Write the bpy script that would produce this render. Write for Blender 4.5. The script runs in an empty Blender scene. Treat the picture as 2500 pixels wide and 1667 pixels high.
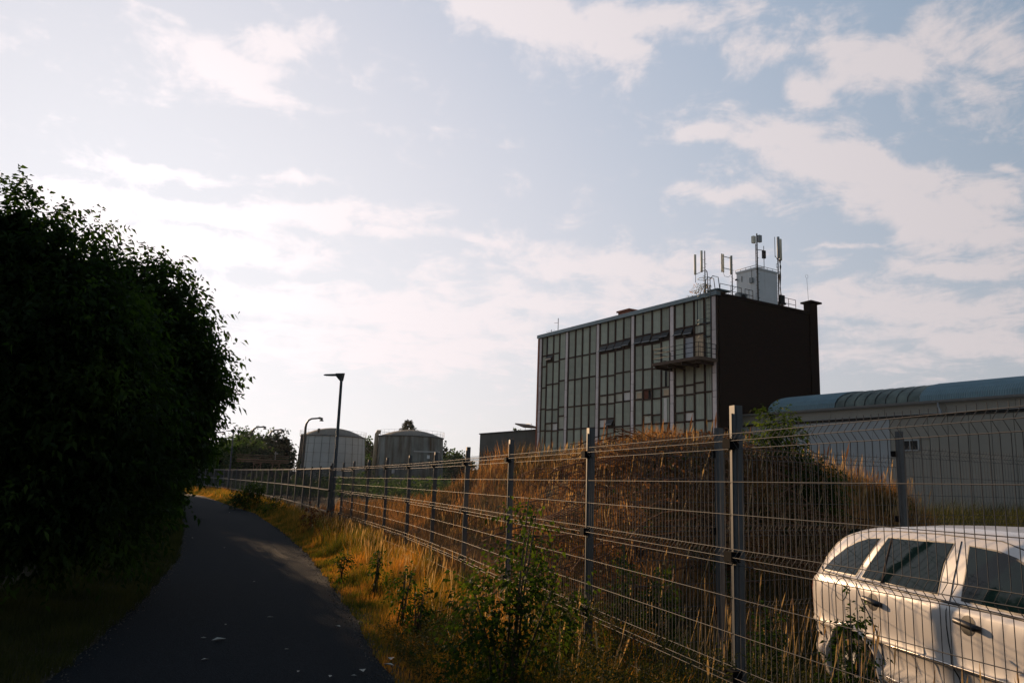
import bpy, math, random
import numpy as np
from mathutils import Vector, Matrix, Quaternion

scene = bpy.context.scene
rad = math.radians
rng = np.random.default_rng(7)
random.seed(7)

# ------------------------------------------------------------------ camera
EYE = 1.7
PITCH, ROLL = 10.23, 1.95
cam_data = bpy.data.cameras.new("camera")
cam_data.lens = 28.0
cam_data.sensor_width = 36.0
cam_data.clip_start = 0.05
cam_data.clip_end = 6000
camera = bpy.data.objects.new("camera", cam_data)
scene.collection.objects.link(camera)
camera.matrix_world = (Matrix.Translation((0, 0, EYE)) @ Matrix.Rotation(rad(90 + PITCH), 4, 'X')
                       @ Matrix.Rotation(rad(ROLL), 4, 'Z'))
scene.camera = camera

# ------------------------------------------------------------------ light
SUN_AZ, SUN_EL = -28.7, 11.7
SKY_STRENGTH = 0.10
SUN_STRENGTH = 5.0
EXPOSURE = 0.27
HAZE = 0.0001
SKY_GAIN, SKY_KNEE = 6.7, 0.88          # soft shoulder on the bright side of the sky
SKY_TINT = (0.95, 0.965, 1.07)
sun_data = bpy.data.lights.new("sun", 'SUN')
sun_data.energy = SUN_STRENGTH
sun_data.angle = rad(0.5)
sun_data.color = (1.0, 0.66, 0.38)
sun = bpy.data.objects.new("sun", sun_data)
scene.collection.objects.link(sun)
sdir = Vector((math.sin(rad(SUN_AZ)) * math.cos(rad(SUN_EL)), math.cos(rad(SUN_AZ)) * math.cos(rad(SUN_EL)), math.sin(rad(SUN_EL))))
sun.rotation_euler = (-sdir).to_track_quat('-Z', 'Y').to_euler()
sun.location = sdir * 200

world = bpy.data.worlds.new("World")
scene.world = world
world.use_nodes = True
wt = world.node_tree
wt.nodes.clear()
WN = wt.nodes.new


def wlink(a, b):
    wt.links.new(a, b)


def wmath(op, a, b=None, c=None, clamp=False):
    n = WN('ShaderNodeMath')
    n.operation = op
    n.use_clamp = clamp
    for i, v in enumerate((a, b, c)):
        if v is None:
            continue
        if isinstance(v, (int, float)):
            n.inputs[i].default_value = v
        else:
            wlink(v, n.inputs[i])
    return n.outputs[0]


sky = WN('ShaderNodeTexSky')
sky.sky_type = 'NISHITA'
sky.sun_disc = False
sky.sun_elevation = rad(SUN_EL)
sky.sun_rotation = rad(SUN_AZ)
sky.altitude = 100
sky.air_density = 1.0
sky.dust_density = 1.6
sky.ozone_density = 1.5
tc = WN('ShaderNodeTexCoord')
sep = WN('ShaderNodeSeparateXYZ')
wlink(tc.outputs['Generated'], sep.inputs[0])
# azimuth and elevation of the view direction in degrees, gently warped so that cloud rims break up
warp = WN('ShaderNodeTexNoise')
warp.inputs['Scale'].default_value = 9.0
warp.inputs['Detail'].default_value = 5
wlink(tc.outputs['Generated'], warp.inputs['Vector'])
wsep = WN('ShaderNodeSeparateColor')
wlink(warp.outputs['Color'], wsep.inputs[0])
az = wmath('MULTIPLY', wmath('ARCTAN2', sep.outputs[0], sep.outputs[1]), 57.2958)
el = wmath('MULTIPLY', wmath('ARCSINE', sep.outputs[2]), 57.2958)
az = wmath('ADD', az, wmath('MULTIPLY', wmath('SUBTRACT', wsep.outputs[0], 0.5), 6.0))
el = wmath('ADD', el, wmath('MULTIPLY', wmath('SUBTRACT', wsep.outputs[1], 0.5), 4.0))
CLOUDS = [(-22.2, 27.1, 3.5, 1.1, 3.0, 0.9), (-19.8, 26.3, 1.8, 0.9, -10.0, 0.8), (-25.2, 27.0, 0.9, 0.6, 3.0, 0.8), (-18.1, 29.4, 2.9, 0.7, 22.0, 0.7), (-25.7, 28.6, 2.1, 0.4, -7.0, 0.4), (3.3, 32.2, 7.3, 1.4, -6.0, 1.0), (6.6, 30.5, 3.0, 1.0, -21.0, 0.9), (11.9, 32.2, 4.3, 1.0, 2.0, 0.8), (-8.9, 32.8, 5.9, 0.4, 3.0, 0.7), (25.6, 27.9, 4.1, 2.1, -36.0, 0.55), (31.4, 27.2, 3.6, 2.5, -25.0, 0.55), (18.7, 29.3, 2.3, 1.4, -23.0, 0.55), (14.0, 24.7, 2.1, 0.5, 1.0, 0.8), (20.0, 24.0, 3.8, 1.2, -12.0, 0.85), (24.0, 21.0, 5.5, 1.4, -18.0, 1.0), (28.1, 18.1, 5.8, 1.3, -23.0, 1.0), (32.1, 18.6, 2.6, 1.0, -21.0, 0.8), (15.7, 20.9, 4.0, 0.6, 0.0, 0.7), (22.3, 26.2, 2.8, 1.0, -38.0, 0.5), (23.2, 16.3, 2.4, 0.2, -2.0, 0.5), (30.0, 14.7, 2.8, 0.4, -6.0, 0.7), (33.4, 20.1, 1.3, 0.3, -22.0, 0.5), (26.6, 12.5, 7.3, 1.2, -7.0, 0.75), (29.5, 10.2, 6.3, 1.0, -10.0, 0.7), (24.0, 9.2, 7.0, 0.8, -2.0, 0.5), (7.4, 16.0, 7.6, 1.2, -5.0, 0.75), (-2.4, 17.1, 3.8, 0.5, -6.0, 0.6), (-10.5, 11.6, 12.3, 1.3, 0.0, 0.8), (2.9, 13.4, 7.5, 1.2, -2.0, 0.7), (-7.4, 9.1, 17.5, 1.5, 2.0, 0.6), (-14.6, 13.2, 4.2, 0.6, 5.0, 0.5), (-25.1, 19.4, 3.7, 0.5, 7.0, 0.8), (-16.7, 20.7, 1.3, 0.4, 3.0, 0.6), (-20.6, 17.6, 10.4, 0.7, 4.0, 0.9), (-24.5, 14.6, 7.8, 1.2, 8.0, 1.0), (-12.4, 17.5, 3.7, 0.6, -1.0, 0.7), (-29.7, 16.6, 2.8, 0.9, -3.0, 1.0), (-30.4, 12.9, 5.1, 1.8, 9.0, 1.0),
          (70, 22, 14, 3, 5, .7), (110, 30, 16, 4, -8, .6), (-80, 24, 15, 3, 6, .7), (-125, 30, 16, 4, -5, .6), (165, 26, 18, 4, 4, .6), (60, 45, 12, 4, 20, .5), (-60, 48, 14, 4, -15, .5)]
total = None
for a0, e0, r1, r2, an, s in CLOUDS:
    ce = math.cos(rad(e0))
    ca, sa = math.cos(rad(an)), math.sin(rad(an))
    dx = wmath('MULTIPLY', wmath('SUBTRACT', az, a0), ce)
    dy = wmath('SUBTRACT', el, e0)
    k = 1.25
    u = wmath('MULTIPLY_ADD', dx, ca / (r1 * k), wmath('MULTIPLY', dy, sa / (r1 * k)))
    v = wmath('MULTIPLY_ADD', dx, -sa / (r2 * k), wmath('MULTIPLY', dy, ca / (r2 * k)))
    d2 = wmath('MULTIPLY_ADD', u, u, wmath('MULTIPLY', v, v))
    g = wmath('MULTIPLY', wmath('EXPONENT', wmath('MULTIPLY', d2, -1.0)), s)
    total = g if total is None else wmath('MAXIMUM', total, g)
# fine broken cloud texture on a flat cloud deck (shared by the whole sky)
zc = wmath('ADD', wmath('MAXIMUM', sep.outputs[2], 0.0), 0.12)
comb = WN('ShaderNodeCombineXYZ')
wlink(wmath('DIVIDE', sep.outputs[0], zc), comb.inputs[0])
wlink(wmath('DIVIDE', sep.outputs[1], zc), comb.inputs[1])
fb = WN('ShaderNodeTexNoise')
fb.inputs['Scale'].default_value = 5.5
fb.inputs['Detail'].default_value = 9
fb.inputs['Roughness'].default_value = 0.70
fb.inputs['Distortion'].default_value = 0.5
wlink(comb.outputs[0], fb.inputs['Vector'])
fb2 = WN('ShaderNodeTexNoise')
fb2.inputs['Scale'].default_value = 22.0
fb2.inputs['Detail'].default_value = 6
fb2.inputs['Roughness'].default_value = 0.6
wlink(tc.outputs['Generated'], fb2.inputs['Vector'])
tex = wmath('MULTIPLY_ADD', fb.outputs[0], 1.9, wmath('MULTIPLY', fb2.outputs[0], 1.2))   # about 1.2 mean
dens = wmath('ADD', wmath('MULTIPLY', total, 1.05), wmath('SUBTRACT', tex, 1.50))
ramp = WN('ShaderNodeMapRange')
ramp.interpolation_type = 'SMOOTHSTEP'
ramp.inputs['From Min'].default_value = 0.12
ramp.inputs['From Max'].default_value = 0.76
wlink(dens, ramp.inputs['Value'])
cover = ramp.outputs[0]
# the brightness of air and cloud falls off with the angle from the sun
dot = WN('ShaderNodeVectorMath')
dot.operation = 'DOT_PRODUCT'
wlink(tc.outputs['Generated'], dot.inputs[0])
dot.inputs[1].default_value = sdir[:]
cosg = wmath('MAXIMUM', dot.outputs['Value'], 0.0)
glow = wmath('ADD', wmath('MULTIPLY', wmath('POWER', cosg, 6.0), 0.42), wmath('MULTIPLY', wmath('POWER', cosg, 60.0), 0.5))


def wrgb(r, g_, b):
    n = WN('ShaderNodeCombineColor')
    for i, v in enumerate((r, g_, b)):
        if isinstance(v, (int, float)):
            n.inputs[i].default_value = v
        else:
            wlink(v, n.inputs[i])
    return n.outputs[0]


def wmix(f, a, b, mode='MIX'):
    n = WN('ShaderNodeMix')
    n.data_type = 'RGBA'
    n.blend_type = mode
    if isinstance(f, (int, float)):
        n.inputs[0].default_value = f
    else:
        wlink(f, n.inputs[0])
    for i, v in ((6, a), (7, b)):
        if isinstance(v, tuple):
            n.inputs[i].default_value = (*v, 1)
        else:
            wlink(v, n.inputs[i])
    return n.outputs[2]


hsv = WN('ShaderNodeHueSaturation')
hsv.inputs['Saturation'].default_value = 1.1
hsv.inputs['Value'].default_value = 1.0
wlink(sky.outputs[0], hsv.inputs['Color'])
csp = WN('ShaderNodeSeparateColor')
wlink(hsv.outputs[0], csp.inputs[0])
comp = [wmath('DIVIDE', wmath('MULTIPLY', csp.outputs[i], SKY_GAIN), wmath('MULTIPLY_ADD', csp.outputs[i], SKY_KNEE, 1.0)) for i in range(3)]
fall = wmath('MULTIPLY_ADD', wmath('MAXIMUM', dot.outputs['Value'], 0.0), 0.58, 0.42)
tint = wmix(1.0, wrgb(*[wmath('MULTIPLY', c_, fall) for c_ in comp]), SKY_TINT, 'MULTIPLY')
veil = wmath('MULTIPLY', wmath('EXPONENT', wmath('MULTIPLY', wmath('MAXIMUM', el, 0.0), -1 / 13.0)),
             wmath('MULTIPLY_ADD', wmath('POWER', cosg, 3.0), 0.52, 0.32), clamp=True)
vb = wmath('MULTIPLY_ADD', wmath('POWER', cosg, 5.0), 3.6, wmath('MULTIPLY', fall, 5.7))
tint = wmix(veil, tint, wrgb(wmath('MULTIPLY', vb, 1.03), wmath('MULTIPLY', vb, 0.985), wmath('MULTIPLY', vb, 0.97)))
CLOUD_GAIN = 5.0
cl_b = wmath('MULTIPLY', wmath('ADD', wmath('MULTIPLY_ADD', fall, 1.1, 0.26), wmath('MULTIPLY', glow, 0.8)), CLOUD_GAIN)
clc = wrgb(wmath('MULTIPLY', cl_b, 1.06), wmath('MULTIPLY', cl_b, 0.97), wmath('MULTIPLY', cl_b, 0.99))
skycol = wmix(wmath('MULTIPLY', cover, 0.92), tint, clc)
bg = WN('ShaderNodeBackground')
bg.inputs['Strength'].default_value = SKY_STRENGTH
wlink(skycol, bg.inputs['Color'])
wout = WN('ShaderNodeOutputWorld')
wlink(bg.outputs[0], wout.inputs['Surface'])

vs = scene.view_settings
vs.view_transform = 'Standard'
vs.look = 'None'
vs.exposure = EXPOSURE
vs.gamma = 1.0
vs.use_curve_mapping = False


# ------------------------------------------------------------------ materials
def new_mat(name):
    m = bpy.data.materials.new(name)
    m.use_nodes = True
    m.node_tree.nodes.clear()
    return m


def pmat(name, col, rough=0.7, var=0.25, scale=6.0, col2=None, bump=0.0, bscale=30.0, metal=0.0, spec=0.4,
         island=0.0, streak=None, coat=0.0, stretch=None):
    """Procedural principled material: base colour broken up by noise, optional second colour,
    vertical streaks, per-piece variation and bump."""
    m = new_mat(name)
    nt = m.node_tree
    N = nt.nodes.new
    L = nt.links.new
    out = N('ShaderNodeOutputMaterial')
    p = N('ShaderNodeBsdfPrincipled')
    L(p.outputs[0], out.inputs[0])
    tcn = N('ShaderNodeTexCoord')
    mp = N('ShaderNodeMapping')
    L(tcn.outputs['Object'], mp.inputs[0])
    if stretch:
        mp.inputs['Scale'].default_value = stretch
    nz = N('ShaderNodeTexNoise')
    nz.inputs['Scale'].default_value = scale
    nz.inputs['Detail'].default_value = 6
    nz.inputs['Roughness'].default_value = 0.65
    L(mp.outputs[0], nz.inputs['Vector'])
    mr = N('ShaderNodeMapRange')
    mr.inputs['From Min'].default_value = 0.3
    mr.inputs['From Max'].default_value = 0.7
    L(nz.outputs[0], mr.inputs['Value'])
    mx = N('ShaderNodeMix')
    mx.data_type = 'RGBA'
    L(mr.outputs[0], mx.inputs[0])
    c2 = col2 if col2 else tuple(c * (1 - var) for c in col)
    mx.inputs[6].default_value = (*c2, 1)
    mx.inputs[7].default_value = (*[min(1, c * (1 + var * .6)) for c in col], 1)
    cur = mx.outputs[2]
    if streak:
        mp2 = N('ShaderNodeMapping')
        mp2.inputs['Scale'].default_value = streak[0]
        L(tcn.outputs['Object'], mp2.inputs[0])
        n2 = N('ShaderNodeTexNoise')
        n2.inputs['Scale'].default_value = 1.0
        n2.inputs['Detail'].default_value = 5
        L(mp2.outputs[0], n2.inputs['Vector'])
        r2 = N('ShaderNodeMapRange')
        r2.inputs['From Min'].default_value = streak[2]
        r2.inputs['From Max'].default_value = streak[2] + 0.2
        L(n2.outputs[0], r2.inputs['Value'])
        m2 = N('ShaderNodeMix')
        m2.data_type = 'RGBA'
        L(r2.outputs[0], m2.inputs[0])
        L(cur, m2.inputs[6])
        m2.inputs[7].default_value = (*streak[1], 1)
        cur = m2.outputs[2]
    if island:
        gi = N('ShaderNodeObjectInfo')
        hs = N('ShaderNodeHueSaturation')
        mr3 = N('ShaderNodeMapRange')
        mr3.inputs['To Min'].default_value = 1 - island
        mr3.inputs['To Max'].default_value = 1 + island
        L(gi.outputs['Random'], mr3.inputs['Value'])
        L(mr3.outputs[0], hs.inputs['Value'])
        L(cur, hs.inputs['Color'])
        cur = hs.outputs[0]
    L(cur, p.inputs['Base Color'])
    p.inputs['Roughness'].default_value = rough
    p.inputs['Metallic'].default_value = metal
    p.inputs['Specular IOR Level'].default_value = spec
    if coat:
        p.inputs['Coat Weight'].default_value = coat
        p.inputs['Coat Roughness'].default_value = 0.06
    if bump:
        nb = N('ShaderNodeTexNoise')
        nb.inputs['Scale'].default_value = bscale
        nb.inputs['Detail'].default_value = 5
        L(tcn.outputs['Object'], nb.inputs['Vector'])
        b = N('ShaderNodeBump')
        b.inputs['Strength'].default_value = bump
        b.inputs['Distance'].default_value = 0.02
        L(nb.outputs[0], b.inputs['Height'])
        L(b.outputs[0], p.inputs['Normal'])
    return m


def leafmat(name, cols, trans=0.45, patch=1.5, rough=0.7, spec=0.12, tcol=None):
    """Foliage / grass: colour picked per blade (random per island) and per patch, light passes through."""
    m = new_mat(name)
    nt = m.node_tree
    N = nt.nodes.new
    L = nt.links.new
    out = N('ShaderNodeOutputMaterial')
    geo = N('ShaderNodeNewGeometry')
    tcn = N('ShaderNodeTexCoord')
    nz = N('ShaderNodeTexNoise')
    nz.inputs['Scale'].default_value = patch
    nz.inputs['Detail'].default_value = 3
    L(tcn.outputs['Object'], nz.inputs['Vector'])
    f = N('ShaderNodeMath')
    f.operation = 'MULTIPLY_ADD'
    L(geo.outputs['Random Per Island'], f.inputs[0])
    f.inputs[1].default_value = 0.55
    f2 = N('ShaderNodeMath')
    f2.operation = 'MULTIPLY_ADD'
    L(nz.outputs[0], f2.inputs[0])
    f2.inputs[1].default_value = 2.5
    f2.inputs[2].default_value = -1.02
    L(f2.outputs[0], f.inputs[2])
    rp = N('ShaderNodeValToRGB')
    els = rp.color_ramp.elements
    n = len(cols)
    els[0].position = 0.0
    els[0].color = (*cols[0], 1)
    els[1].position = 1.0
    els[1].color = (*cols[-1], 1)
    for i in range(1, n - 1):
        e = els.new(i / (n - 1))
        e.color = (*cols[i], 1)
    L(f.outputs[0], rp.inputs[0])
    d = N('ShaderNodeBsdfPrincipled')
    d.inputs['Roughness'].default_value = rough
    d.inputs['Specular IOR Level'].default_value = spec
    L(rp.outputs[0], d.inputs['Base Color'])
    t = N('ShaderNodeBsdfTranslucent')
    tm = N('ShaderNodeMix')
    tm.data_type = 'RGBA'
    tm.blend_type = 'MULTIPLY'
    tm.inputs[0].default_value = 1.0
    L(rp.outputs[0], tm.inputs[6])
    tm.inputs[7].default_value = (*(tcol or (1.5, 1.3, 0.7)), 1)
    L(tm.outputs[2], t.inputs[0])
    ms = N('ShaderNodeMixShader')
    ms.inputs[0].default_value = trans
    L(d.outputs[0], ms.inputs[1])
    L(t.outputs[0], ms.inputs[2])
    L(ms.outputs[0], out.inputs[0])
    return m


def glassmat(name, col, rough=0.05, spec=0.8):
    m = pmat(name, col, rough, 0.1, 2.0, spec=spec)
    return m


M = {}
M['asphalt'] = pmat('asphalt', (0.011, 0.0155, 0.019), 0.97, 0.8, 55.0, bump=1.0, bscale=70, spec=0.08, streak=((.5, .25, .5), (0.008, 0.012, 0.015), 0.52))
M['soil'] = pmat('soil', (0.04, 0.030, 0.018), 0.95, 0.4, 1.2, col2=(0.02, 0.022, 0.010), bump=0.8, bscale=9, spec=0.1)
M['soil_grit'] = pmat('grit', (0.10, 0.09, 0.07), 0.95, 0.5, 20)
M['galv'] = pmat('galvanised_steel', (0.085, 0.095, 0.10), 0.55, 0.2, 12, metal=0.15, spec=0.4, streak=((30, 30, 1.5), (0.055, 0.06, 0.062), 0.52))
M['wire'] = pmat('fence_wire', (0.075, 0.075, 0.075), 0.58, 0.2, 20, metal=0.1, spec=0.3)
M['plastic_black'] = pmat('black_plastic', (0.008, 0.008, 0.009), 0.9, 0.2, spec=0.05)
M['concrete'] = pmat('pale_concrete', (0.82, 0.71, 0.66), 0.9, 0.12, 3, streak=((5, 5, .4), (0.36, 0.26, 0.2), 0.6), bump=0.3, bscale=25, island=0.1)
M['frame_dark'] = pmat('rusty_dark_frame', (0.030, 0.019, 0.014), 0.85, 0.4, 4, col2=(0.055, 0.022, 0.012))
M['brick'] = None
M['fascia'] = pmat('zinc_fascia', (0.17, 0.22, 0.235), 0.5, 0.2, 2, metal=0.3)
M['panel'] = pmat('fibreglass_panel', (0.52, 0.54, 0.43), 0.6, 0.14, 1.6, streak=((7, 7, .5), (0.33, 0.34, 0.26), 0.60), island=0.14)
M['panel_white'] = pmat('white_panel', (0.8, 0.74, 0.66), 0.7, 0.12, 3)
M['panel_tan'] = pmat('tan_panel', (0.62, 0.46, 0.29), 0.7, 0.2, 2, streak=((6, 6, .5), (0.28, 0.2, 0.12), 0.56))
M['pane_dull'] = pmat('dull_pane', (0.48, 0.47, 0.36), 0.5, 0.25, 1.5, island=0.25)
M['pane_murky'] = pmat('murky_pane', (0.2, 0.22, 0.16), 0.4, 0.35, 2)
M['grey_door'] = pmat('grey_door', (0.42, 0.43, 0.45), 0.6, 0.2, 2)
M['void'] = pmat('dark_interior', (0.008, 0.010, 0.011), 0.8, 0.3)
M['sash'] = pmat('tilted_sash_glass', (0.012, 0.02, 0.022), 0.5, 0.2, spec=0.2)
M['roofing'] = pmat('bitumen_roof', (0.03, 0.03, 0.032), 0.95, 0.2)
M['redbrick'] = pmat('red_brick', (0.30, 0.10, 0.06), 0.85, 0.3, 5)
M['cabin_white'] = pmat('cabin_sheet', (0.72, 0.74, 0.73), 0.5, 0.08, 1.5, streak=((4, 4, .3), (0.55, 0.55, 0.52), 0.62))
M['steel_dark'] = pmat('dark_steel', (0.022, 0.024, 0.027), 0.7, 0.3, 8, spec=0.2)
M['steel_teal'] = pmat('teal_grey_steel', (0.06, 0.10, 0.105), 0.55, 0.2, 8, metal=0.2)
M['antenna'] = pmat('antenna_shell', (0.75, 0.70, 0.54), 0.5, 0.08, 3)
M['antenna_grey'] = pmat('antenna_shell_grey', (0.30, 0.33, 0.33), 0.5, 0.08, 3)
M['wall_beige'] = pmat('beige_render', (0.27, 0.26, 0.22), 0.9, 0.07, 1.2, streak=((2, 2, .25), (0.22, 0.21, 0.18), 0.62))
M['wall_blue'] = pmat('blue_grey_cladding', (0.33, 0.36, 0.365), 0.7, 0.06, 1.0)
M['roof_corr'] = pmat('corrugated_roof', (0.17, 0.26, 0.285), 0.55, 0.14, 1.5)
M['roof_felt'] = pmat('dark_roof_felt', (0.13, 0.16, 0.135), 0.75, 0.45, 0.9, col2=(0.04, 0.058, 0.055))
M['gutter'] = pmat('gutter', (0.22, 0.23, 0.23), 0.5, 0.1)
M['tank'] = pmat('tank_plate', (0.50, 0.51, 0.49), 0.65, 0.13, 0.35, streak=((.5, .5, .09), (0.35, 0.36, 0.34), 0.58))
M['tank_dark'] = pmat('stained_tank_plate', (0.22, 0.24, 0.22), 0.75, 0.35, 0.5, streak=((.9, .9, .10), (0.07, 0.05, 0.032), 0.43))
M['tank_roof'] = pmat('tank_roof', (0.13, 0.125, 0.10), 0.85, 0.25, 0.5)
M['pipe_beige'] = pmat('beige_pipe', (0.55, 0.42, 0.28), 0.7, 0.1, 2)
M['grey_wall'] = pmat('dark_grey_wall', (0.085, 0.088, 0.08), 0.9, 0.2, 0.6, streak=((1.5, 1.5, .1), (0.055, 0.055, 0.05), 0.55))
M['rust'] = pmat('rusty_steel', (0.12, 0.075, 0.05), 0.85, 0.35, 3)
M['paint_white'] = pmat('car_paint', (0.60, 0.565, 0.53), 0.3, 0.02, 1.0, spec=0.4, coat=0.4)
M['trim_black'] = pmat('car_trim', (0.015, 0.015, 0.016), 0.45, 0.2)
M['gleam_strip'] = pmat('car_gleam_strip', (0.55, 0.52, 0.48), 0.25, 0.05, metal=0.9)  # bright metal for the strip that imitates a gleam on the doors
M['tyre'] = pmat('tyre', (0.018, 0.018, 0.018), 0.85, 0.3)
M['rim'] = pmat('rim', (0.07, 0.07, 0.072), 0.55, 0.2, metal=0.3)
M['red_lens'] = pmat('red_lens', (0.60, 0.012, 0.008), 0.15, 0.1, spec=0.7)
M['pink_lens'] = pmat('pale_lens', (0.72, 0.22, 0.14), 0.2, 0.1, spec=0.7)
M['car_glass'] = pmat('car_glass', (0.004, 0.014, 0.016), 0.04, 0.2, 1.0, spec=0.22)
M['bark'] = pmat('bark', (0.05, 0.04, 0.03), 0.95, 0.4, 8, bump=0.6, bscale=20)
M['twig'] = pmat('twig', (0.09, 0.065, 0.04), 0.9, 0.4, 8)
M['litter'] = pmat('dead_leaf', (0.42, 0.40, 0.34), 0.8, 0.3, 8)
M['lamp_dark'] = pmat('lamp_metal', (0.045, 0.05, 0.05), 0.5, 0.25, 4, metal=0.3)
M['lamp_lens'] = pmat('lamp_lens', (0.5, 0.5, 0.48), 0.2, 0.1)

M['leaf_blocker'] = pmat('light_blocking_foliage', (0.006, 0.010, 0.004), 0.95, 0.3, spec=0.05)  # near-black filler leaves for crown interiors, there to stop light
M['leaf_hedge'] = leafmat('hedge_leaves', [(0.012, 0.024, 0.007), (0.02, 0.04, 0.010), (0.055, 0.09, 0.016)], 0.5, 1.0, tcol=(1.3, 1.5, 0.5))
M['leaf_far'] = leafmat('distant_leaves', [(0.03, 0.055, 0.02), (0.05, 0.085, 0.025), (0.085, 0.12, 0.035)], 0.40, 0.12, tcol=(1.2, 1.4, 0.7))
M['leaf_pine'] = leafmat('needles', [(0.012, 0.026, 0.014), (0.02, 0.04, 0.018)], 0.15, 0.3)
M['leaf_bright'] = leafmat('bright_leaves', [(0.012, 0.024, 0.007), (0.03, 0.052, 0.011), (0.09, 0.12, 0.02)], 0.5, 2.0, tcol=(1.4, 1.5, 0.5))
M['leaf_red'] = leafmat('reddish_weed', [(0.06, 0.016, 0.010), (0.10, 0.035, 0.015), (0.05, 0.055, 0.014)], 0.45, 2.0)
M['grass_verge'] = leafmat('verge_grass', [(0.03, 0.05, 0.010), (0.09, 0.11, 0.018), (0.28, 0.16, 0.032), (0.50, 0.235, 0.055)], 0.46, 1.3)
M['grass_dry'] = leafmat('dry_grass', [(0.035, 0.035, 0.014), (0.12, 0.08, 0.03), (0.30, 0.16, 0.065), (0.46, 0.25, 0.11)], 0.42, 0.9)
M['grass_short'] = leafmat('short_grass', [(0.022, 0.032, 0.010), (0.04, 0.05, 0.014), (0.06, 0.062, 0.02)], 0.35, 1.2)
M['stalk_pale'] = leafmat('pale_stalks', [(0.30, 0.22, 0.13), (0.48, 0.36, 0.22), (0.40, 0.27, 0.15)], 0.35, 1.0)
M['bramble'] = leafmat('dry_bramble', [(0.07, 0.035, 0.02), (0.15, 0.075, 0.04), (0.24, 0.13, 0.07)], 0.3, 1.5)


def brick_mat():
    m = new_mat('dark_brick')
    nt = m.node_tree
    N = nt.nodes.new
    L = nt.links.new
    out = N('ShaderNodeOutputMaterial')
    p = N('ShaderNodeBsdfPrincipled')
    L(p.outputs[0], out.inputs[0])
    tcn = N('ShaderNodeTexCoord')
    sp = N('ShaderNodeSeparateXYZ')
    L(tcn.outputs['Object'], sp.inputs[0])
    ad = N('ShaderNodeMath')
    ad.operation = 'ADD'
    L(sp.outputs[0], ad.inputs[0])
    L(sp.outputs[1], ad.inputs[1])
    cb = N('ShaderNodeCombineXYZ')
    L(ad.outputs[0], cb.inputs[0])
    L(sp.outputs[2], cb.inputs[1])
    b = N('ShaderNodeTexBrick')
    b.inputs['Scale'].default_value = 1.0
    b.inputs['Brick Width'].default_value = 0.25
    b.inputs['Row Height'].default_value = 0.075
    b.inputs['Mortar Size'].default_value = 0.008
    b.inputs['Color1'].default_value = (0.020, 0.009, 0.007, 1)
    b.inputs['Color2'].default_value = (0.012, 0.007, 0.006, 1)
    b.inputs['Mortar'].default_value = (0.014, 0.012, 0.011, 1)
    L(cb.outputs[0], b.inputs['Vector'])
    L(b.outputs[0], p.inputs['Base Color'])
    p.inputs['Roughness'].default_value = 0.95
    p.inputs['Specular IOR Level'].default_value = 0.1
    bp = N('ShaderNodeBump')
    bp.inputs['Strength'].default_value = 0.5
    bp.inputs['Distance'].default_value = 0.01
    L(b.outputs[1], bp.inputs['Height'])
    bp.invert = True
    L(bp.outputs[0], p.inputs['Normal'])
    return m


M['brick'] = brick_mat()


# ------------------------------------------------------------------ object helpers
def tag(o, label=None, cat=None, group=None, kind=None):
    if label:
        o['label'] = label
    if cat:
        o['category'] = cat
    if group:
        o['group'] = group
    if kind:
        o['kind'] = kind
    return o


def link(o, parent=None):
    scene.collection.objects.link(o)
    if parent:
        o.parent = parent
    return o


def empty(name, loc, rz=0.0, label=None, cat=None, group=None):
    o = bpy.data.objects.new(name, None)
    o.location = loc
    o.rotation_euler = (0, 0, rz)
    link(o)
    return tag(o, label, cat, group)


def copy_tree(o, parent=None):
    c = o.copy()
    scene.collection.objects.link(c)
    c.parent = parent
    for ch in [x for x in bpy.data.objects if x.parent == o]:
        copy_tree(ch, c)
    return c


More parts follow.
